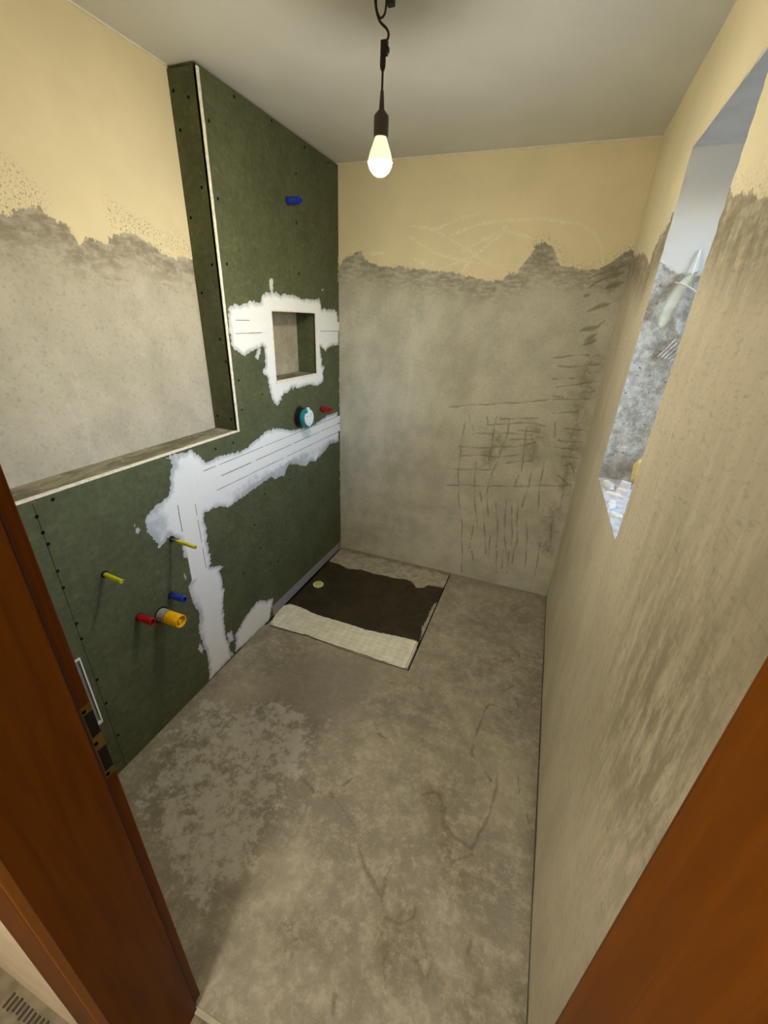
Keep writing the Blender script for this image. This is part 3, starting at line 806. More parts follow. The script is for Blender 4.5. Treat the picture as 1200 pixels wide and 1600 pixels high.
sub(boxes('stud_backing', MAT['gap'], [(-DL + 0.01, -B, YF, -0.01, 0.0, 0.02), (-0.03, -B, YJ - 0.03, YJ + 0.03, 0, ZL - 0.02), (-0.03, -B, -LC + 0.02, -0.01, ZJ1 - 0.03, ZJ1 + 0.03),
                                     (-0.03, -B, N1 + 0.03, -0.01, ZJ2 - 0.03, ZJ2 + 0.03), (-0.03, -B, -LC + 0.02, N0 - 0.03, ZJ2 - 0.03, ZJ2 + 0.03), (-0.03, -B, -1.955, -1.90, 0.0, ZL - 0.02)]))
# niche box
nd = DL - 0.003
nus, nvs = lin(N0 - .01, N1 + .01, 0.01), lin(NZ0 - .01, NZ1 + .01, 0.01)
A_, B_ = np.meshgrid(nus, nvs)
sub(grid('niche_back', MAT['niche'], nus, nvs, lambda a, b: (np.full(a.shape, -nd) + lumps(a, b, 0.0006, (31, 57, 93)), a, b),
         dict(paint=np.full(A_.shape, -1.0), mark=np.zeros(A_.shape), smudge=np.full(A_.shape, .3), light=smooth01(1 - np.abs(B_ - 1.40) / .05), fleck=np.zeros(A_.shape), scribble=np.zeros(A_.shape))))
sub(box('niche_side', MAT['board'], -nd, -0.0005, N1, N1 + B, NZ0 - B, NZ1 + B))
sub(box('niche_side', MAT['board'], -nd, -0.0005, N0 - B, N0, NZ0 - B, NZ1 + B))
sub(box('niche_top', MAT['board'], -nd, -0.0005, N0, N1, NZ1, NZ1 + B))
sub(box('niche_floor', MAT['ledge'], -nd, -0.0005, N0, N1, NZ0 - B, NZ0))
# corner beads
def bead(name, pts, r):
    return sub(tube(name, MAT['bead'], pts, r, None, 8, 14))
def wavy_bar(name, p0, p1, w, t, seed):
    """thin plastered angle bead along an outer edge: two flat legs with slightly uneven borders"""
    rnd = random.Random(seed)
    bm = bmesh.new()
    p0, p1 = Vector(p0), Vector(p1)
    n = 60
    rows = []
    vert = abs(p1.z - p0.z) > abs(p1.y - p0.y)
    for i in range(n + 1):
        c = p0.lerp(p1, i / n)
        wa = w[0] * (1 + 0.07 * rnd.uniform(-1, 1)); wb = w[1] * (1 + 0.07 * rnd.uniform(-1, 1)); tt = t * (1 + 0.12 * rnd.uniform(-1, 1))
        # profile: on the front face (x = 0), round the edge, back on the other face
        if vert:
            prof = [(0.0002, wa, 0), (tt, wa * .55, 0), (tt, -tt * .6, 0), (-tt * .3, -tt, 0), (-wb * .6, -tt, 0), (-wb, -0.0002, 0)]
        else:
            prof = [(0.0002, 0, -wa), (tt, 0, -wa * .6), (tt, 0, tt * .6), (-tt * .3, 0, tt), (-wb * .6, 0, tt), (-wb, 0, 0.0012)]
        rows.append([bm.verts.new(c + Vector(q)) for q in prof])
    for a, b in zip(rows, rows[1:]):
        for k in range(len(a) - 1):
            bm.faces.new((a[k], a[k + 1], b[k + 1], b[k]))
    return sub(from_bm(name, bm, MAT['bead'], None))
wavy_bar('corner_bead', (0, -LC, ZL + 0.002), (0, -LC, ZT - 0.008), (0.013, 0.002), 0.0022, 1)
wavy_bar('corner_bead', (0, YF, ZL), (0, -LC + 0.012, ZL), (0.004, 0.017), 0.0025, 2)
# niche beads
sub(boxes('niche_bead', MAT['bead'], [(-0.004, 0.003, N0 - 0.002, N1 + 0.002, NZ0 - 0.012, NZ0 + 0.002), (-0.004, 0.003, N0 - 0.003, N0 + 0.004, NZ0, NZ1), (-0.004, 0.003, N1 - 0.004, N1 + 0.003, NZ0, NZ1), (-0.004, 0.003, N0, N1, NZ1 - 0.004, NZ1 + 0.004)], None, 0.001))

# joint filler: thin lumpy coats with ragged outlines
def ragged(poly, seed, step=0.008, amp=0.0035, lock=None):
    rnd = random.Random(seed)
    P = arr(poly)
    out = []
    n = len(P)
    for i in range(n):
        a, b = P[i], P[(i + 1) % n]
        L = np.hypot(*(b - a))
        k = max(1, int(L / step))
        nx, ny = -(b[1] - a[1]) / (L + 1e-9), (b[0] - a[0]) / (L + 1e-9)
        for q in range(k):
            t = q / k
            p = a + (b - a) * t
            e = amp * rnd.uniform(-1, 1) * (2.2 if rnd.random() < 0.12 else 1.0) if q else amp * 0.4 * rnd.uniform(-1, 1)
            p = p + np.array([nx, ny]) * e
            p[0] = min(p[0], -0.0045); p[1] = max(p[1], 0.001)
            out.append(tuple(p))
    return out

def filler(name, poly, seed, hole=None, h=0.0022, step=0.012, edge=0.02, fine=0.008, amp=0.0048, thin=()):
    ring = ragged(poly, seed, fine, amp)
    R = np.array(ring)
    verts = [Vector(p) for p in ring]
    edges = [(i, (i + 1) % len(ring)) for i in range(len(ring))]
    if hole is not None:
        k = len(verts)
        hs = [(hole[0], hole[2]), (hole[1], hole[2]), (hole[1], hole[3]), (hole[0], hole[3])]
        verts += [Vector(p) for p in hs]
        edges += [(k + i, k + (i + 1) % 4) for i in range(4)]
    us = np.arange(R[:, 0].min(), R[:, 0].max(), step); vs = np.arange(R[:, 1].min(), R[:, 1].max(), step)
    U, V = np.meshgrid(us, vs)
    S = sdf(U, V, R)
    for a, b, s in zip(U.ravel(), V.ravel(), S.ravel()):
        if s > step * 0.5 and not (hole is not None and hole[0] - .004 < a < hole[1] + .004 and hole[2] - .004 < b < hole[3] + .004):
            verts.append(Vector((a + random.uniform(-.002, .002), b + random.uniform(-.002, .002))))
    vo, eo, fo = geometry.delaunay_2d_cdt(verts, edges, [], 0, 1e-6)[:3]
    co = np.array([(v.x, v.y) for v in vo])
    dist = np.maximum(sdf(co[:, 0], co[:, 1], R), 0)
    x = 0.0003 + h * smooth01(dist / edge) + np.where(dist > 0.004, 0.0006 * np.sin(co[:, 0] * 47 + seed) * np.cos(co[:, 1] * 39), 0)
    x = np.where(dist < 1e-5, 0.0001, np.maximum(x, 0.0003))
    me = bpy.data.meshes.new(name)
    faces = []
    cen = np.array([co[list(f)].mean(0) for f in fo])
    ok = inside(cen[:, 0], cen[:, 1], R)
    if hole is not None:
        ok &= ~((cen[:, 0] > hole[0]) & (cen[:, 0] < hole[1]) & (cen[:, 1] > hole[2]) & (cen[:, 1] < hole[3]))
    faces = [tuple(f) for f, k in zip(fo, ok) if k]
    me.from_pydata([(x[i], co[i, 0], co[i, 1]) for i in range(len(co))], [], faces)
    at = me.attributes.new('thick', 'FLOAT', 'POINT')
    th = np.clip(dist / 0.03, 0, 1)
    for cy_, cz_, ry, rz, k in thin:
        th = th - k * smooth01(1.3 - np.hypot((co[:, 0] - cy_) / ry, (co[:, 1] - cz_) / rz))
    at.data.foreach_set('value', th.astype(np.float32))
    bm = bmesh.new(); bm.from_mesh(me)
    lo = [v for v in bm.verts if not v.link_faces]
    bmesh.ops.delete(bm, geom=lo, context='VERTS')
    bmesh.ops.recalc_face_normals(bm, faces=bm.faces)
    if sum(f.normal.x for f in bm.faces) < 0:
        bmesh.ops.reverse_faces(bm, faces=bm.faces)
    bm.to_mesh(me); bm.free()
    return sub(link(name, me, MAT['filler'], None, True))
filler('joint_filler', D['fill_niche'], 3, (N0 - 0.003, N1 + 0.003, NZ0 - 0.012, NZ1 + 0.003), 0.0016)
filler('joint_filler', D['fill_main'], 5, None, 0.0018, thin=((-1.555, 0.925, .06, .08, .75), (-0.95, 0.90, .30, .05, .6), (-0.55, 0.895, .25, .05, .75), (-0.2, 0.90, .16, .04, .6), (-1.42, 1.12, .05, .05, .4), (-1.44, 0.45, .03, .25, .35), (-0.3, 1.09, .2, .02, .3)))
filler('joint_filler', D['fill_base'], 8, None, 0.0015)
for i, q in enumerate(D['fill_spots']):
    filler('filler_dab', q, 20 + i, None, 0.0008, 0.008, 0.006, 0.005, 0.0025)
def jtape(y0, y1, z0, z1, x=0.0032):
    return sub(box('joint_tape', MAT['tape'], 0.0004, x, y0, y1, z0, z1, None, 0.0005))
jtape(-1.34, -0.006, 1.014, 1.062)
jtape(-1.38, -0.006, 0.955, 1.006, 0.0026)
jtape(-1.462, -1.376, 0.60, 0.95, 0.0028)
jtape(-1.018, N0 - 0.05, 1.603, 1.652)
jtape(N1 + 0.05, -0.006, 1.603, 1.652, 0.0028)
def groove(y0, y1, z, seed, vert=False):
    rnd = random.Random(seed)
    a = y0
    lst = []
    while a < y1:
        L = rnd.uniform(0.05, 0.22)
        b = min(a + L, y1)
        w_ = rnd.uniform(0.0012, 0.0028)
        dz = rnd.uniform(-.001, .001)
        lst.append((0.0005, 0.0034, z + dz - w_ / 2, z + dz + w_ / 2, a, b) if vert else (0.0005, 0.0034, a, b, z + dz - w_ / 2, z + dz + w_ / 2))
        a = b + (rnd.uniform(0.0, 0.05) if rnd.random() < .45 else 0.0)
    for q in lst:
        sub(box('tape_edge', MAT['groove'], *q))
groove(-1.30, -0.01, 1.0635, 1); groove(-1.20, -0.01, 1.0105, 2); groove(-1.24, -0.01, 0.9535, 3)
groove(-1.0, -0.82, 1.6015, 4); groove(-0.25, -0.01, 1.6015, 5); groove(-0.99, -0.90, 1.6545, 6)
groove(0.62, 0.94, -1.3745, 7, True); groove(0.85, 0.97, -1.463, 8, True)
# sealing fleece along the foot of the lining
fl_ = [sub(prism_yz('sealing_strip', MAT['strip'], [(-0.925, 0.004), (-0.006, 0.004), (-0.006, 0.060), (-0.932, 0.076)], 0.0003, 0.0024))]
# screws
def screw_mesh():
    bm = bmesh.new()
    c = bm.verts.new((0, 0, -0.0008))
    ring = [bm.verts.new((0.0056 * math.cos(k * math.pi / 5), 0.0056 * math.sin(k * math.pi / 5), 0.0004)) for k in range(10)]
    for k in range(10):
        bm.faces.new((c, ring[k], ring[(k + 1) % 10]))
    me = bpy.data.meshes.new('screw'); bm.to_mesh(me); bm.free()
    me.materials.append(MAT['screw'])
    return me
SM = screw_mesh()
def screw(loc, rot):
    o = bpy.data.objects.new('screw', SM); COL.objects.link(o)
    o.location = loc; o.rotation_euler = rot
    sub(o)
for y, z in D['screw_up'] + D['screw_low']:
    screw((0.0006, y / 1000, z / 1000), (0, math.pi / 2, 0))
for x, z in D['screw_side']:
    screw((x / 1000, -LC - 0.0006, z / 1000), (math.pi / 2, 0, 0))
# small crumbs of filler down the inner corner
rnd = random.Random(12)
for k in range(16):
    z = rnd.choice([rnd.uniform(1.75, 2.05), rnd.uniform(0.45, 0.9), rnd.uniform(1.1, 1.3)])
    filler('filler_dab', [[int(-14 - 10 * rnd.random()), int(z * 1000)], [-5, int(z * 1000 - 8)], [-5, int(z * 1000 + 14 + 20 * rnd.random())], [int(-9 - 5 * rnd.random()), int(z * 1000 + 10)]], 60 + k, None, 0.0008, 0.008, 0.004, 0.005, 0.001)

# ---------------------------------------------------------------- shower base
tray = tag(empty('shower_base', (TX / 2, TY / 2, -0.02)), 'square dark coated shower base set into the floor in the corner', 'shower base')
us, vs = lin(0.004, TX - 0.008, 0.0075), lin(TY + 0.006, -0.004, 0.0075)
U, V = np.meshgrid(us, vs)
P = sdf(U, V, arr(D['tray_dark']))
fall = -0.012 * (1 - np.clip(np.hypot(U - 0.12, V + 0.5) / 0.75, 0, 1))
o = grid('tray_surface', MAT['tray'], us, vs, lambda a, b: (a, b, -0.004 + fall), dict(paint=P, smudge=smooth01(1 - np.abs(V) / 0.06)))
sub(o, tray)
sub(boxes('tray_rim', plain('tray_board_edge', (150, 142, 120), 0.9, 0.1, 30, bump=0.2), [(0.004, TX - 0.008, -0.012, -0.003, -0.03, 0.006)]), tray)
sub(box('tray_body', MAT['gap'], 0.004, TX - 0.008, TY + 0.006, -0.004, -0.039, -0.019), tray)
dr = sub(lathe('drain_cover', plain('yellow_green_drain_cover', (206, 212, 40), 0.4, 0.06), [(0, 0.004), (0.024, 0.004), (0.027, 0.002), (0.027, -0.003), (0, -0.003)], None, 'Z', (0.078, -0.508, -0.0105)), tray)
sub(lathe('drain_ring', MAT['white_plastic'], [(0.027, 0.003), (0.033, 0.004), (0.036, 0.001), (0.036, -0.004)], None, 'Z', (0.078, -0.508, -0.0105)), tray)

# fibre mesh band bedded in cement along the front of the shower base: base coat plus real strands
mb = tag(empty('mesh_band', (0.45, -0.9, 0.0)), 'pale fibre mesh band bedded along the front edge of the shower base', 'mesh band')
ring = ragged([[x, y] for x, y in D['mesh']], 31, 0.010, 0.003)
ring = [(min(max(p[0], 0.003), 0.9), p[1]) for p in [((q[0]), q[1]) for q in [tuple(v) for v in (arr(D['mesh']))]]]
R_ = []
rr = random.Random(5)
for i in range(len(ring)):
    a, b = np.array(ring[i]), np.array(ring[(i + 1) % len(ring)])
    k = max(1, int(np.hypot(*(b - a)) / 0.012))
    for q in range(k):
        p = a + (b - a) * q / k
        R_.append((p[0] + rr.uniform(-.0015, .0015), p[1] + rr.uniform(-.003, .003)))
bm = bmesh.new()
t_ = [bm.verts.new((x, y, 0.0035)) for x, y in R_]
l_ = [bm.verts.new((x, y, -0.001)) for x, y in R_]
bm.faces.new(t_)
for i in range(len(R_)):
    j = (i + 1) % len(R_)
    bm.faces.new((t_[i], l_[i], l_[j], t_[j]))
bmesh.ops.triangulate(bm, faces=bm.faces)
sub(from_bm('cement_coat', bm, MAT['mesh']), mb)
bm = bmesh.new()
RA = np.array(R_)
def strand(ax, c, lo, hi, w=0.0036):
    n = 40
    s = np.linspace(lo, hi, n + 1)
    xs = s if ax == 0 else np.full(n + 1, c)
    ys = np.full(n + 1, c) if ax == 0 else s
    ins = sdf(xs, ys, RA) > 0.002
    run = None
    for i in range(n + 1):
        if ins[i] and run is None:
            run = i
        if run is not None and (not ins[i] or i == n):
            e = i - 1 if not ins[i] else i
            if e > run:
                a, b = s[run], s[e]
                if ax == 0:
                    bm_box(bm, a, b, c - w / 2, c + w / 2, 0.0033, 0.0048)
                else:
                    bm_box(bm, c - w / 2, c + w / 2, a, b, 0.0033, 0.0046)
            run = None
for k in range(21):
    strand(0, -1.003 + k * 0.0110, 0.005, 0.9, 0.0042 + 0.0012 * math.sin(k * 2.3))
for k in range(81):
    strand(1, 0.008 + k * 0.0110, -1.01, -0.78, 0.0040 + 0.0014 * math.sin(k * 1.7))
fm = sub(from_bm('mesh_strands', bm, plain('mesh_fibre', (246, 244, 228), 0.8, 0.08, 14)), mb)
fm['kind'] = 'stuff'
# dark cement smears at both corners of the band
for cx, cy_ in ((0.012, -1.016), (0.912, -1.010)):
    pass

# ---------------------------------------------------------------- pipes and fittings in the lining
def rod(y, z, L, label, bare=0.0, drop=0.0, yaw=0.0):
    t = tag(empty('mounting_rod', (0, y, z)), label, 'mounting rod', 'washbasin mounting rods')
    t.rotation_euler = (0, drop, yaw)
    lathe('hole_rim', MAT['hole'], [(0.0135, 0.0012), (0.012, 0.0016), (0.0, 0.0013)], t, 'X')
    lathe('rod', MAT['steel'], [(0.0045, -0.01), (0.0045, L - 0.004), (0, L - 0.004)], t, 'X', seg=16)
    lathe('sleeve', MAT['yellow_rod'], [(0.0045, bare), (0.0075, bare), (0.0075, L), (0.0055, L + 0.001), (0.0042, L - 0.002), (0.0042, L - 0.012), (0, L - 0.012)], t, 'X', seg=18)
    return t
rod(-1.809, 0.849, 0.088, 'yellow sleeved mounting rod in bare green board, nearer the door of the two', 0.006, 0.03, -0.06)
rod(-1.520, 0.842, 0.130, 'longer yellow sleeved mounting rod beside the white filler patch', 0.034, 0.03, -0.05)

def plug(name, y, z, L, r, mat, label, cat, group, hollow=True):
    t = tag(empty(name, (0, y, z)), label, cat, group)
    lathe('hole_rim', MAT['hole'], [(r * 1.22, 0.0010), (r * 1.1, 0.0016), (0.0, 0.0012)], t, 'X')
    lathe('plug_body', mat, [(r * 0.93, -0.008), (r * 0.93, L * 0.15), (r, L * 0.18), (r, L * 0.30), (r * 0.95, L * 0.33), (r * 0.95, L * 0.80), (r * 1.06, L * 0.84), (r * 1.06, L * 0.985), (r * 0.98, L), (r * 0.78, L), (r * 0.74, L - 0.018), (0, L - 0.018)], t, 'X')
    # grip ribs along the body
    bm = bmesh.new()
    for k in range(8):
        a = 2 * math.pi * k / 8
        bmesh.ops.create_cube(bm, size=1.0)
        vs_ = bm.verts[-8:]
        for v in vs_:
            c = Vector((L * 0.57 + v.co.x * L * 0.44, v.co.y * r * 0.16, r * 0.95 + v.co.z * r * 0.14))
            v.co = Vector((c.x, c.y * math.cos(a) - c.z * math.sin(a), c.y * math.sin(a) + c.z * math.cos(a)))
    from_bm('grip_ribs', bm, mat, t)
    return t
plug('pipe_plug', -1.578, 0.602, 0.074, 0.0135, MAT['blue'], 'blue pipe plug low on the lining, below the longer yellow rod', 'pipe plug', 'pipe plugs')
plug('pipe_plug', -1.732, 0.604, 0.072, 0.0140, MAT['red'], 'red pipe plug beside the yellow capped drain pipe', 'pipe plug', 'pipe plugs')
plug('pipe_plug', -0.533, 2.170, 0.072, 0.0150, MAT['blue'], 'blue pipe plug high on the green board above the niche', 'pipe plug', 'pipe plugs')
plug('pipe_plug', -0.261, 1.150, 0.070, 0.0145, MAT['red'], 'red pipe plug beside the round teal valve box', 'pipe plug', 'pipe plugs')

t = tag(empty('drain_pipe', (0, -1.640, 0.547)), 'grey drain pipe with a hollow yellow cap beside the low red plug', 'drain pipe')
lathe('hole_rim', MAT['hole'], [(0.035, 0.0010), (0.031, 0.0016), (0.0, 0.0012)], t, 'X')
lathe('pipe', MAT['grey_pipe'], [(0.0275, -0.01), (0.0275, 0.034), (0.0235, 0.036), (0.0235, 0.05)], t, 'X')
lathe('seal_ring', MAT['black'], [(0.0245, 0.0335), (0.0262, 0.035), (0.0262, 0.040), (0.0245, 0.042)], t, 'X')
cap = lathe('cap', MAT['yellow_cap'], [(0.0225, 0.038), (0.0265, 0.038), (0.0265, 0.104), (0.0255, 0.107), (0.0225, 0.107), (0.0215, 0.104), (0.0215, 0.078), (0, 0.078)], t, 'X')
lathe('cap_knob', MAT['yellow_cap'], [(0.0085, 0.076), (0.0085, 0.098), (0.0065, 0.101), (0, 0.101)], cap, 'X', seg=20)

t = tag(empty('valve_box', (0, -0.519, 1.150)), 'round teal and white shower valve box in a black wall hole', 'valve box')
lathe('hole_ring', MAT['black'], [(0.062, 0.0012), (0.060, 0.004), (0.054, 0.005), (0.053, 0.0015), (0, 0.0015)], t, 'X', seg=36)
lathe('valve_body', MAT['black'], [(0.052, -0.02), (0.052, 0.036), (0.046, 0.036)], t, 'X', seg=36)
lathe('teal_ring', MAT['teal'], [(0.047, 0.034), (0.0525, 0.036), (0.0525, 0.058), (0.050, 0.062), (0.044, 0.062)], t, 'X', seg=36)
cv = lathe('white_cover', MAT['white_plastic'], [(0.0465, 0.056), (0.0465, 0.066), (0.0445, 0.068), (0.0, 0.068)], t, 'X', seg=36)
def tab(ang, w, l, mat, name, r0=0.044, x0=0.046, x1=0.071):
    bm = bmesh.new()
    bm_box(bm, x0, x1, -w / 2, w / 2, r0, r0 + l, 0.0015)
    for v in bm.verts:
        c = v.co.copy()
        v.co = Vector((c.x, c.y * math.cos(ang) - c.z * math.sin(ang), c.y * math.sin(ang) + c.z * math.cos(ang)))
    return from_bm(name, bm, mat, t)
tab(math.radians(38), 0.018, 0.012, MAT['teal'], 'clip')
tab(math.radians(-142), 0.018, 0.014, MAT['teal'], 'clip')
tab(math.radians(-128), 0.014, 0.026, MAT['teal'], 'fixing_lug', 0.044, 0.048, 0.066)
tab(math.radians(8), 0.016, 0.016, MAT['white_plastic'], 'level_vial', 0.044, 0.056, 0.070)
for (yy, zz, w_, h_) in ((0.016, 0.018, 0.010, 0.006), (-0.030, 0.012, 0.008, 0.010), (0.0, 0.010, 0.016, 0.0025), (-0.004, -0.032, 0.008, 0.006)):
    box('cover_mark', MAT['grey_pipe'], 0.0680, 0.0686, yy - w_ / 2, yy + w_ / 2, zz - h_ / 2, zz + h_ / 2, cv)

# white framed service opening, low beside the door
fr = tag(empty('service_frame', (0, (HY + HY_) / 2, HA)), 'white framed recessed service opening low in the lining beside the door', 'service frame')
def frp(o): return sub(o, fr)
for q in ((-0.002, 0.003, HY_ - 0.003, HY_ + 0.001, HA, HB), (-0.002, 0.003, HY - 0.001, HY + 0.003, HA, HB),
          (-0.012, 0.004, HY, HY_, HA - 0.003, HA + 0.004), (-0.012, 0.004, HY, HY_, HB - 0.004, HB + 0.003)):
    frp(box('frame_rim', MAT['white_metal'], *q))
frp(box('recess_wall', MAT['gap'], -0.011, -0.002, HY_ - 0.003, HY_ - 0.0005, HA, HB))  # near-black colour stands for the shadow inside the recess
frp(box('recess_wall', MAT['gap'], -0.011, -0.002, HY + 0.0005, HY + 0.003, HA, HB))  # same painted shadow on the opposite side
frp(box('back_panel', MAT['grey_sheet'], -0.011, -0.008, HY + 0.001, HY_ - 0.001, HA + 0.001, HB - 0.001))

# ---------------------------------------------------------------- pendant bulb
bx, by = 0.740, -1.200
pend = tag(empty('pendant_lamp', (bx, by, 2.05)), 'bare glowing bulb hanging from the ceiling on a black looped cord', 'lamp')
def pp(o): return sub(o, pend)
pp(tube('cord', MAT['cord'], [(bx - .022, by, H + .001), (bx - .026, by, 2.432), (bx - .024, by + .002, 2.405), (bx - .014, by + .006, 2.382), (bx + .006, by + .004, 2.365), (bx + .014, by, 2.350), (bx + .008, by, 2.338)], 0.0030))
pp(tube('cord_loop', MAT['cord'], [(bx - .022, by + .004, 2.446), (bx - .027, by + .010, 2.415), (bx - .018, by + .014, 2.393), (bx - .004, by + .012, 2.396), (bx + .002, by + .008, 2.415), (bx + .006, by + .004, 2.440)], 0.0026))
pp(boxes('ceiling_terminal', MAT['black'], [(bx + .006, bx + .026, by - .010, by + .012, 2.404, 2.446), (bx - .004, bx + .012, by - .008, by + .010, 2.428, 2.449)], None, 0.003))
pp(boxes('terminal_block', MAT['black'], [(bx - .006, bx + .012, by - .008, by + .008, 2.312, 2.342), (bx + .004, bx + .016, by - .006, by + .008, 2.318, 2.330), (bx - .004, bx + .014, by - .010, by + .004, 2.332, 2.340)], None, 0.003))
pp(tube('cord_hook', MAT['cord'], [(bx + .004, by, 2.314), (bx - .004, by, 2.318), (bx - .006, by, 2.305), (bx - .005, by, 2.290), (bx, by, 2.284), (bx + .005, by, 2.292), (bx + .005, by, 2.310), (bx + .002, by, 2.318)], 0.0024))
pp(lathe('cord_clip', MAT['black'], [(0, 2.312), (.005, 2.310), (.0065, 2.296), (.005, 2.284), (0, 2.283)], None, 'Z', (bx, by, 0), 16))
pp(lathe('drop_cord', MAT['cord'], [(.0030, 2.290), (.0030, 2.240)], None, 'Z', (bx, by, 0), 12))
so = pp(lathe('socket', MAT['socket'], [(0, 2.244), (.0045, 2.244), (.0075, 2.206), (.0095, 2.203), (.0200, 2.192), (.0205, 2.188), (.0205, 2.150), (.0195, 2.146), (.0165, 2.146), (.0165, 2.160)], None, 'Z', (bx, by, 0), 32))
pr, pc = [], [(.0332, 2.100), (.0345, 2.096)]
for k in range(0, 13):
    a = math.radians(90 * k / 12)
    q = (.0345 * math.cos(a) if k < 12 else 0, 2.096 - .0385 * math.sin(a))
    if k <= 1 and k: pc.append(q)
    if k >= 1: pr.append(q)
BULB_LIP = pc
pp(lathe('bulb_collar', MAT['bulb_body'], [(.0150, 2.156), (.0165, 2.146), (.0190, 2.138), (.0240, 2.126), (.0290, 2.114), (.0322, 2.104)] + BULB_LIP, None, 'Z', (bx, by, 0), 32))
pp(lathe('bulb_dome', MAT['bulb'], pr, None, 'Z', (bx, by, 0), 32))

# ---------------------------------------------------------------- door wall, door frame and hallway
XL, XR, ZD = 0.745, 1.449, 1.985        # clear opening
m_fw = plain('door_wall_paint', (228, 216, 186), 0.9, 0.03, 6, spec=0.2, bump=0.1)
structure(boxes('wall_front', m_fw, [(-DL - 0.05, XL - 0.03, YH, YF, -0.06, H), (XR + 0.03, W + 0.05, YH, YF, -0.06, H), (XL - 0.03, XR + 0.03, YH, YF, ZD + 0.03, H)]), 'painted wall around the doorway, seen edge on')
door = structure(empty('door_1', ((XL + XR) / 2, (YF + YH) / 2, 0)), 'orange brown veneered door frame with its leaf taken off')
def dp(name, mat, lst, bevel=0.0015):
    return sub(boxes(name, mat, lst, None, bevel), door)
YS = -2.345                              # stop line
YR = -2.3195                             # room edge of the frame
dp('jamb_lining', MAT['wood'], [(XL - 0.03, XL, YH - 0.002, YS, -0.03, ZD + 0.03)])
dp('jamb_lining', MAT['wood'], [(XR, XR + 0.03, YH - 0.002, YS, -0.03, ZD + 0.03)])
dp('head_lining', MAT['wood'], [(XL, XR, YH - 0.002, YS, ZD, ZD + 0.03)])
dp('jamb_rebate', MAT['wood'], [(XL - 0.03, XL - 0.013, YS, YR, -0.03, ZD + 0.043)])
dp('jamb_rebate', MAT['wood'], [(XR + 0.013, XR + 0.03, YS, YR, -0.03, ZD + 0.043)])
dp('head_rebate', MAT['wood'], [(XL - 0.013, XR + 0.013, YS, YR, ZD + 0.013, ZD + 0.03)])
dp('door_seal', MAT['seal'], [(XL - 0.013, XL - 0.006, YS, YS + 0.006, 0.0, ZD)], 0.001)
dp('door_seal', MAT['seal'], [(XR + 0.006, XR + 0.013, YS, YS + 0.006, 0.0, ZD)], 0.001)
dp('room_architrave', MAT['wood'], [(XL - 0.075, XL - 0.0135, YF + 0.0005, YR, 0.0, ZD + 0.075)])
dp('room_architrave', MAT['wood'], [(XR + 0.0135, W - 0.003, YF + 0.0005, YR, 0.0, ZD + 0.075)])
dp('room_head_architrave', MAT['wood'], [(XL - 0.0135, XR + 0.0135, YF + 0.0005, YR, ZD + 0.0135, ZD + 0.075)])
dp('hall_architrave', MAT['wood'], [(XL - 0.130, XL - 0.004, YH - 0.011, YH - 0.0005, -0.03, ZD + 0.13)], 0.002)
dp('hall_architrave', MAT['wood'], [(XR + 0.004, XR + 0.130, YH - 0.011, YH - 0.0005, -0.03, ZD + 0.13)], 0.002)
dp('hall_head_architrave', MAT['wood'], [(XL - 0.004, XR + 0.004, YH - 0.011, YH - 0.0005, ZD + 0.004, ZD + 0.13)], 0.002)
dp('edge_band', MAT['wood_edge'], [(XL - 0.0045, XL + 0.0008, YH - 0.0105, YH + 0.002, -0.03, ZD)], 0.002)
dp('caulk_line', MAT['caulk'], [(XL - 0.142, XL - 0.130, YH - 0.004, YH - 0.0005, -0.03, ZD + 0.13)], 0.001)
# strike plate on the rebate
sp = dp('strike_plate', MAT['brass'], [(XL - 0.0135, XL - 0.0118, YS + 0.0015, YR - 0.001, 0.962, 1.128)], 0.0006)
def slot(z0, z1, y0=YS + 0.010, y1=YR - 0.0015):
    o = boxes('latch_hole', MAT['hole'], [(XL - 0.0119, XL - 0.0113, y0, y1, z0, z1)])
    sub(o, sp)
slot(1.062, 1.112); slot(0.978, 1.030)
for z in (1.119, 1.046, 0.969):
    o = lathe('plate_screw', MAT['screw'], [(0.0034, 0.0), (0.0030, 0.0008), (0, 0.0006)], None, 'X', (XL - 0.0118, YS + 0.012, z), 12)
    sub(o, sp)
# pale scrape on the hinge side lining
o = boxes('scrape', plain('pale_scrape', (196, 150, 120), 0.8, 0.1), [(XR - 0.0005, XR + 0.0002, -2.4545, -2.4500, 1.452, 1.470)])
for v in o.data.vertices:
    v.co.y += (v.co.z - 1.461) * -0.35
sub(o, door)

# hallway
hx0, hx1, hy0 = -0.9, 2.3, -3.75
structure(box('floor_hall', MAT['hall_floor'], hx0, hx1, hy0, YF - 0.024, -0.07, -0.006), 'dark stained hallway screed in front of the doorway')
structure(boxes('wall_hall', MAT['hall_paint'], [(hx0, XL - 0.03, YH - 0.0006, YH + 0.02, -0.06, H), (XR + 0.03, hx1, YH - 0.0006, YH + 0.02, -0.06, H), (XL - 0.03, XR + 0.03, YH - 0.0006, YH + 0.02, ZD + 0.03, H)]), 'cream hallway wall beside the door frame')
structure(boxes('wall_hall_far', MAT['hall_paint'], [(hx0 - 0.1, hx0, hy0, YH, -0.06, H), (hx1, hx1 + 0.1, hy0, YH, -0.06, H), (hx0, hx1, hy0 - 0.1, hy0, -0.06, H)]), 'hallway walls behind the photographer')
structure(box('ceiling_hall', MAT['ceiling'], hx0, hx1, hy0, YF - 0.01, H, H + 0.1), 'white hallway ceiling')
def hall_lamp(x, y, label):
    hl = tag(empty('hall_lamp', (x, y, H)), label, 'ceiling lamp', 'hallway ceiling lamps')
    lathe('lamp_base', MAT['white_plastic'], [(0, 0), (0.075, 0), (0.075, -0.02), (0.06, -0.024)], hl)
    return hl
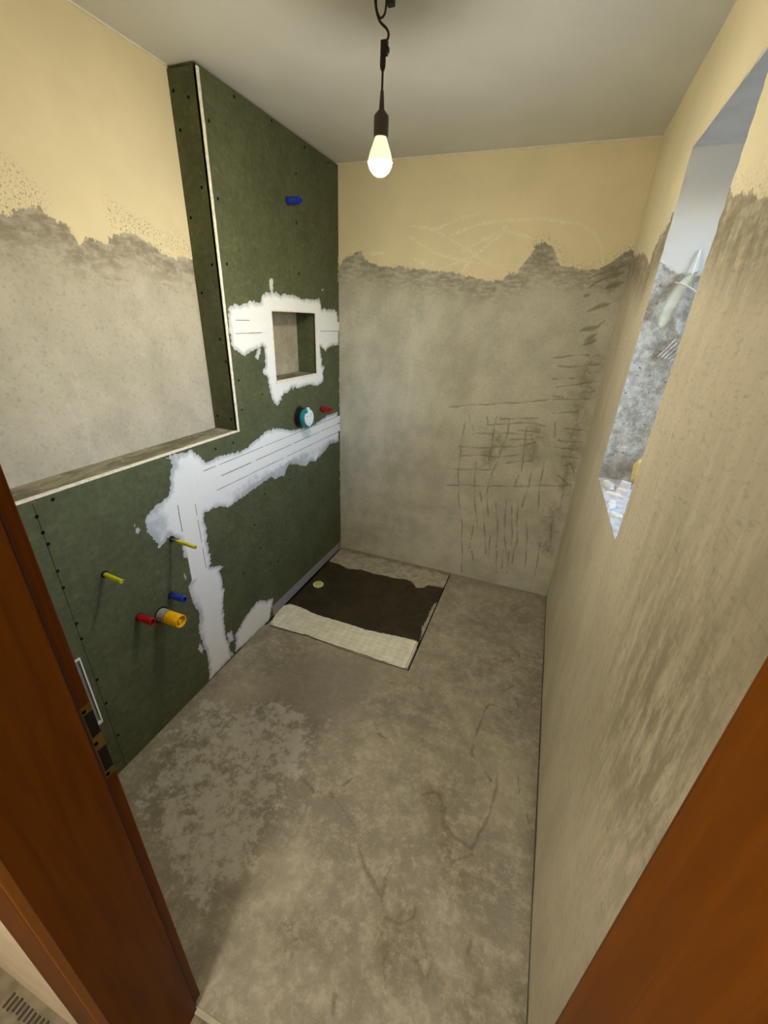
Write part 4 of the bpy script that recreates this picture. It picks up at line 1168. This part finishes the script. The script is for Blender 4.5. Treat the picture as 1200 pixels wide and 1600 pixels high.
hl = hall_lamp(0.775, -2.70, 'small round ceiling lamp in the hallway close above the doorway')
lathe('lamp_glass', MAT['hall_glow'], [(0.060, -0.022), (0.058, -0.05), (0.045, -0.066), (0.02, -0.074), (0, -0.076)], hl)
hl = hall_lamp(0.95, -3.45, 'wide round ceiling lamp further back in the hallway')  # no lamp seen here, added to lift the lower back wall
lathe('lamp_glass', MAT['hall_glow_far'], [(0.100, -0.018), (0.098, -0.05), (0.075, -0.072), (0.03, -0.082), (0, -0.084)], hl)
# comb marks of old tile adhesive on the hallway screed
ad = empty('adhesive_patch', (0.345, -2.514, -0.006))
tag(ad, 'patch of combed dark adhesive ridges on the hallway floor by the wall', 'adhesive')
for k in range(11):
    bm = bmesh.new()
    x = -0.080 + k * 0.0150
    bm_box(bm, x, x + 0.007, -0.016 + 0.004 * random.uniform(-1, 1), 0.012 + 0.004 * random.uniform(-1, 1), -0.0005, 0.003, 0.001)
    from_bm('adhesive_ridge', bm, MAT['adhesive'], ad)

# ---------------------------------------------------------------- things in the window opening
# strip of pale tape hanging against the far reveal
t = tag(empty('tape_strip', (1.665, -0.83, 1.90)), 'pale yellow green strip of film dangling in the window opening', 'film strip')
bm = bmesh.new()
n = 16
L_ = []
for i in range(n + 1):
    s = i / n
    x = 0.008 - 0.040 * s - 0.012 * math.sin(s * 3)
    z = -0.045 - 0.165 * s
    w_ = 0.016 + 0.006 * math.sin(s * math.pi) - (0.010 * max(0, s - 0.85) / 0.15)
    y = 0.018 - 0.03 * s * s
    L_.append([bm.verts.new((x + q * w_, y + 0.004 * math.cos(q * 1.4) + 0.003 * math.sin(s * 9), z + q * 0.006)) for q in (-1, -.33, .33, 1)])
for a, b in zip(L_, L_[1:]):
    for k in range(3):
        bm.faces.new((a[k], a[k + 1], b[k + 1], b[k]))
bmesh.ops.solidify(bm, geom=bm.faces[:], thickness=0.0012)
from_bm('film', bm, MAT['tape_strip'], t, True)
tube('hanging_thread', MAT['chip'], [(0.012, 0.022, 0.02), (0.010, 0.020, -0.01), (0.008, 0.018, -0.05)], 0.0022, t, 6)
tube('cross_thread', MAT['chip'], [(-0.030, 0.022, -0.070), (0.006, 0.014, -0.082), (0.05, 0.02, -0.105)], 0.0020, t, 6)
# combed ridges in the reveal mortar
for k in range(5):
    pts = [(W + 0.095 + 0.012 * k + 0.018, -0.800, 1.66 - 0.004 * k), (W + 0.092 + 0.011 * k, -0.800, 1.63 - 0.004 * k), (W + 0.075 + 0.010 * k, -0.798, 1.600 - 0.003 * k)]
    tube('mortar_ridge', MAT['mortar'], pts, 0.0032, wall_right, 6)
# yellow foam lump on the near rim
def lump(name, loc, s, mat, label, cat, seed, group=None, flat=1.0):
    bm = bmesh.new()
    bmesh.ops.create_icosphere(bm, subdivisions=3, radius=1.0)
    for v in bm.verts:
        nz = mnoise.fractal(v.co * 1.6 + Vector((seed, 0, 0)), 1.0, 2.0, 4)
        v.co = v.co * (1 + 0.28 * nz)
        v.co = Vector((v.co.x * s[0], v.co.y * s[1], v.co.z * s[2]))
    mz = min(v.co.z for v in bm.verts)
    for v in bm.verts:
        v.co.z -= mz
    o = from_bm(name, bm, mat, None, True)
    o.location = loc
    return tag(o, label, cat, group)
lump('foam_lump', (1.694, -0.806, HZ0 + 0.002), (0.016, 0.018, 0.052), MAT['foam'], 'upright yellow foam lump on the window sill against the far jamb', 'foam', 3)

# broken plaster and paper on the sill
def chip(name, x, y, w_, l_, th, rz, label, seed, cat='plaster chip', group='plaster chips on the window sill', mat=None, z=HZ0 + 0.0022):
    rnd = random.Random(seed)
    n = rnd.randint(5, 7)
    bm = bmesh.new()
    ang = sorted(rnd.uniform(-.25, .25) + 2 * math.pi * k / n for k in range(n))
    P = [(w_ * math.cos(a) * rnd.uniform(.75, 1.1), l_ * math.sin(a) * rnd.uniform(.75, 1.1)) for a in ang]
    lo = [bm.verts.new((a, b, 0)) for a, b in P]
    hi = [bm.verts.new((a * .9, b * .9, th * rnd.uniform(.8, 1.2))) for a, b in P]
    bm.faces.new(list(reversed(lo))); bm.faces.new(hi)
    for i in range(n):
        j = (i + 1) % n
        bm.faces.new((lo[i], lo[j], hi[j], hi[i]))
    o = from_bm(name, bm, mat or MAT['chip'])
    o.location = (x, y, z); o.rotation_euler = (0, 0, rz)
    return tag(o, label, cat, group)
CH = [(1.604, -0.855, .022, .050, .010, .2, 'long white plaster chip on the sill against the far jamb'),
      (1.612, -0.965, .026, .040, .008, .9, 'broad white plaster chip on the sill, second from the far jamb'),
      (1.596, -1.065, .016, .045, .007, -.3, 'narrow white plaster chip lying along the sill edge'),
      (1.600, -1.165, .018, .034, .009, .5, 'white plaster chip lying nearest the pointed near end of the sill'),
      (1.650, -0.925, .024, .030, .016, 1.2, 'thick white plaster block deep on the sill')]
for i, c in enumerate(CH):
    chip('plaster_chip', *c, seed=40 + i)
# crumpled white paper wad
chip('plaster_block', 1.660, -0.870, .020, .022, .030, .3, 'squarish white plaster block on the sill beside the yellow foam lump', 77)
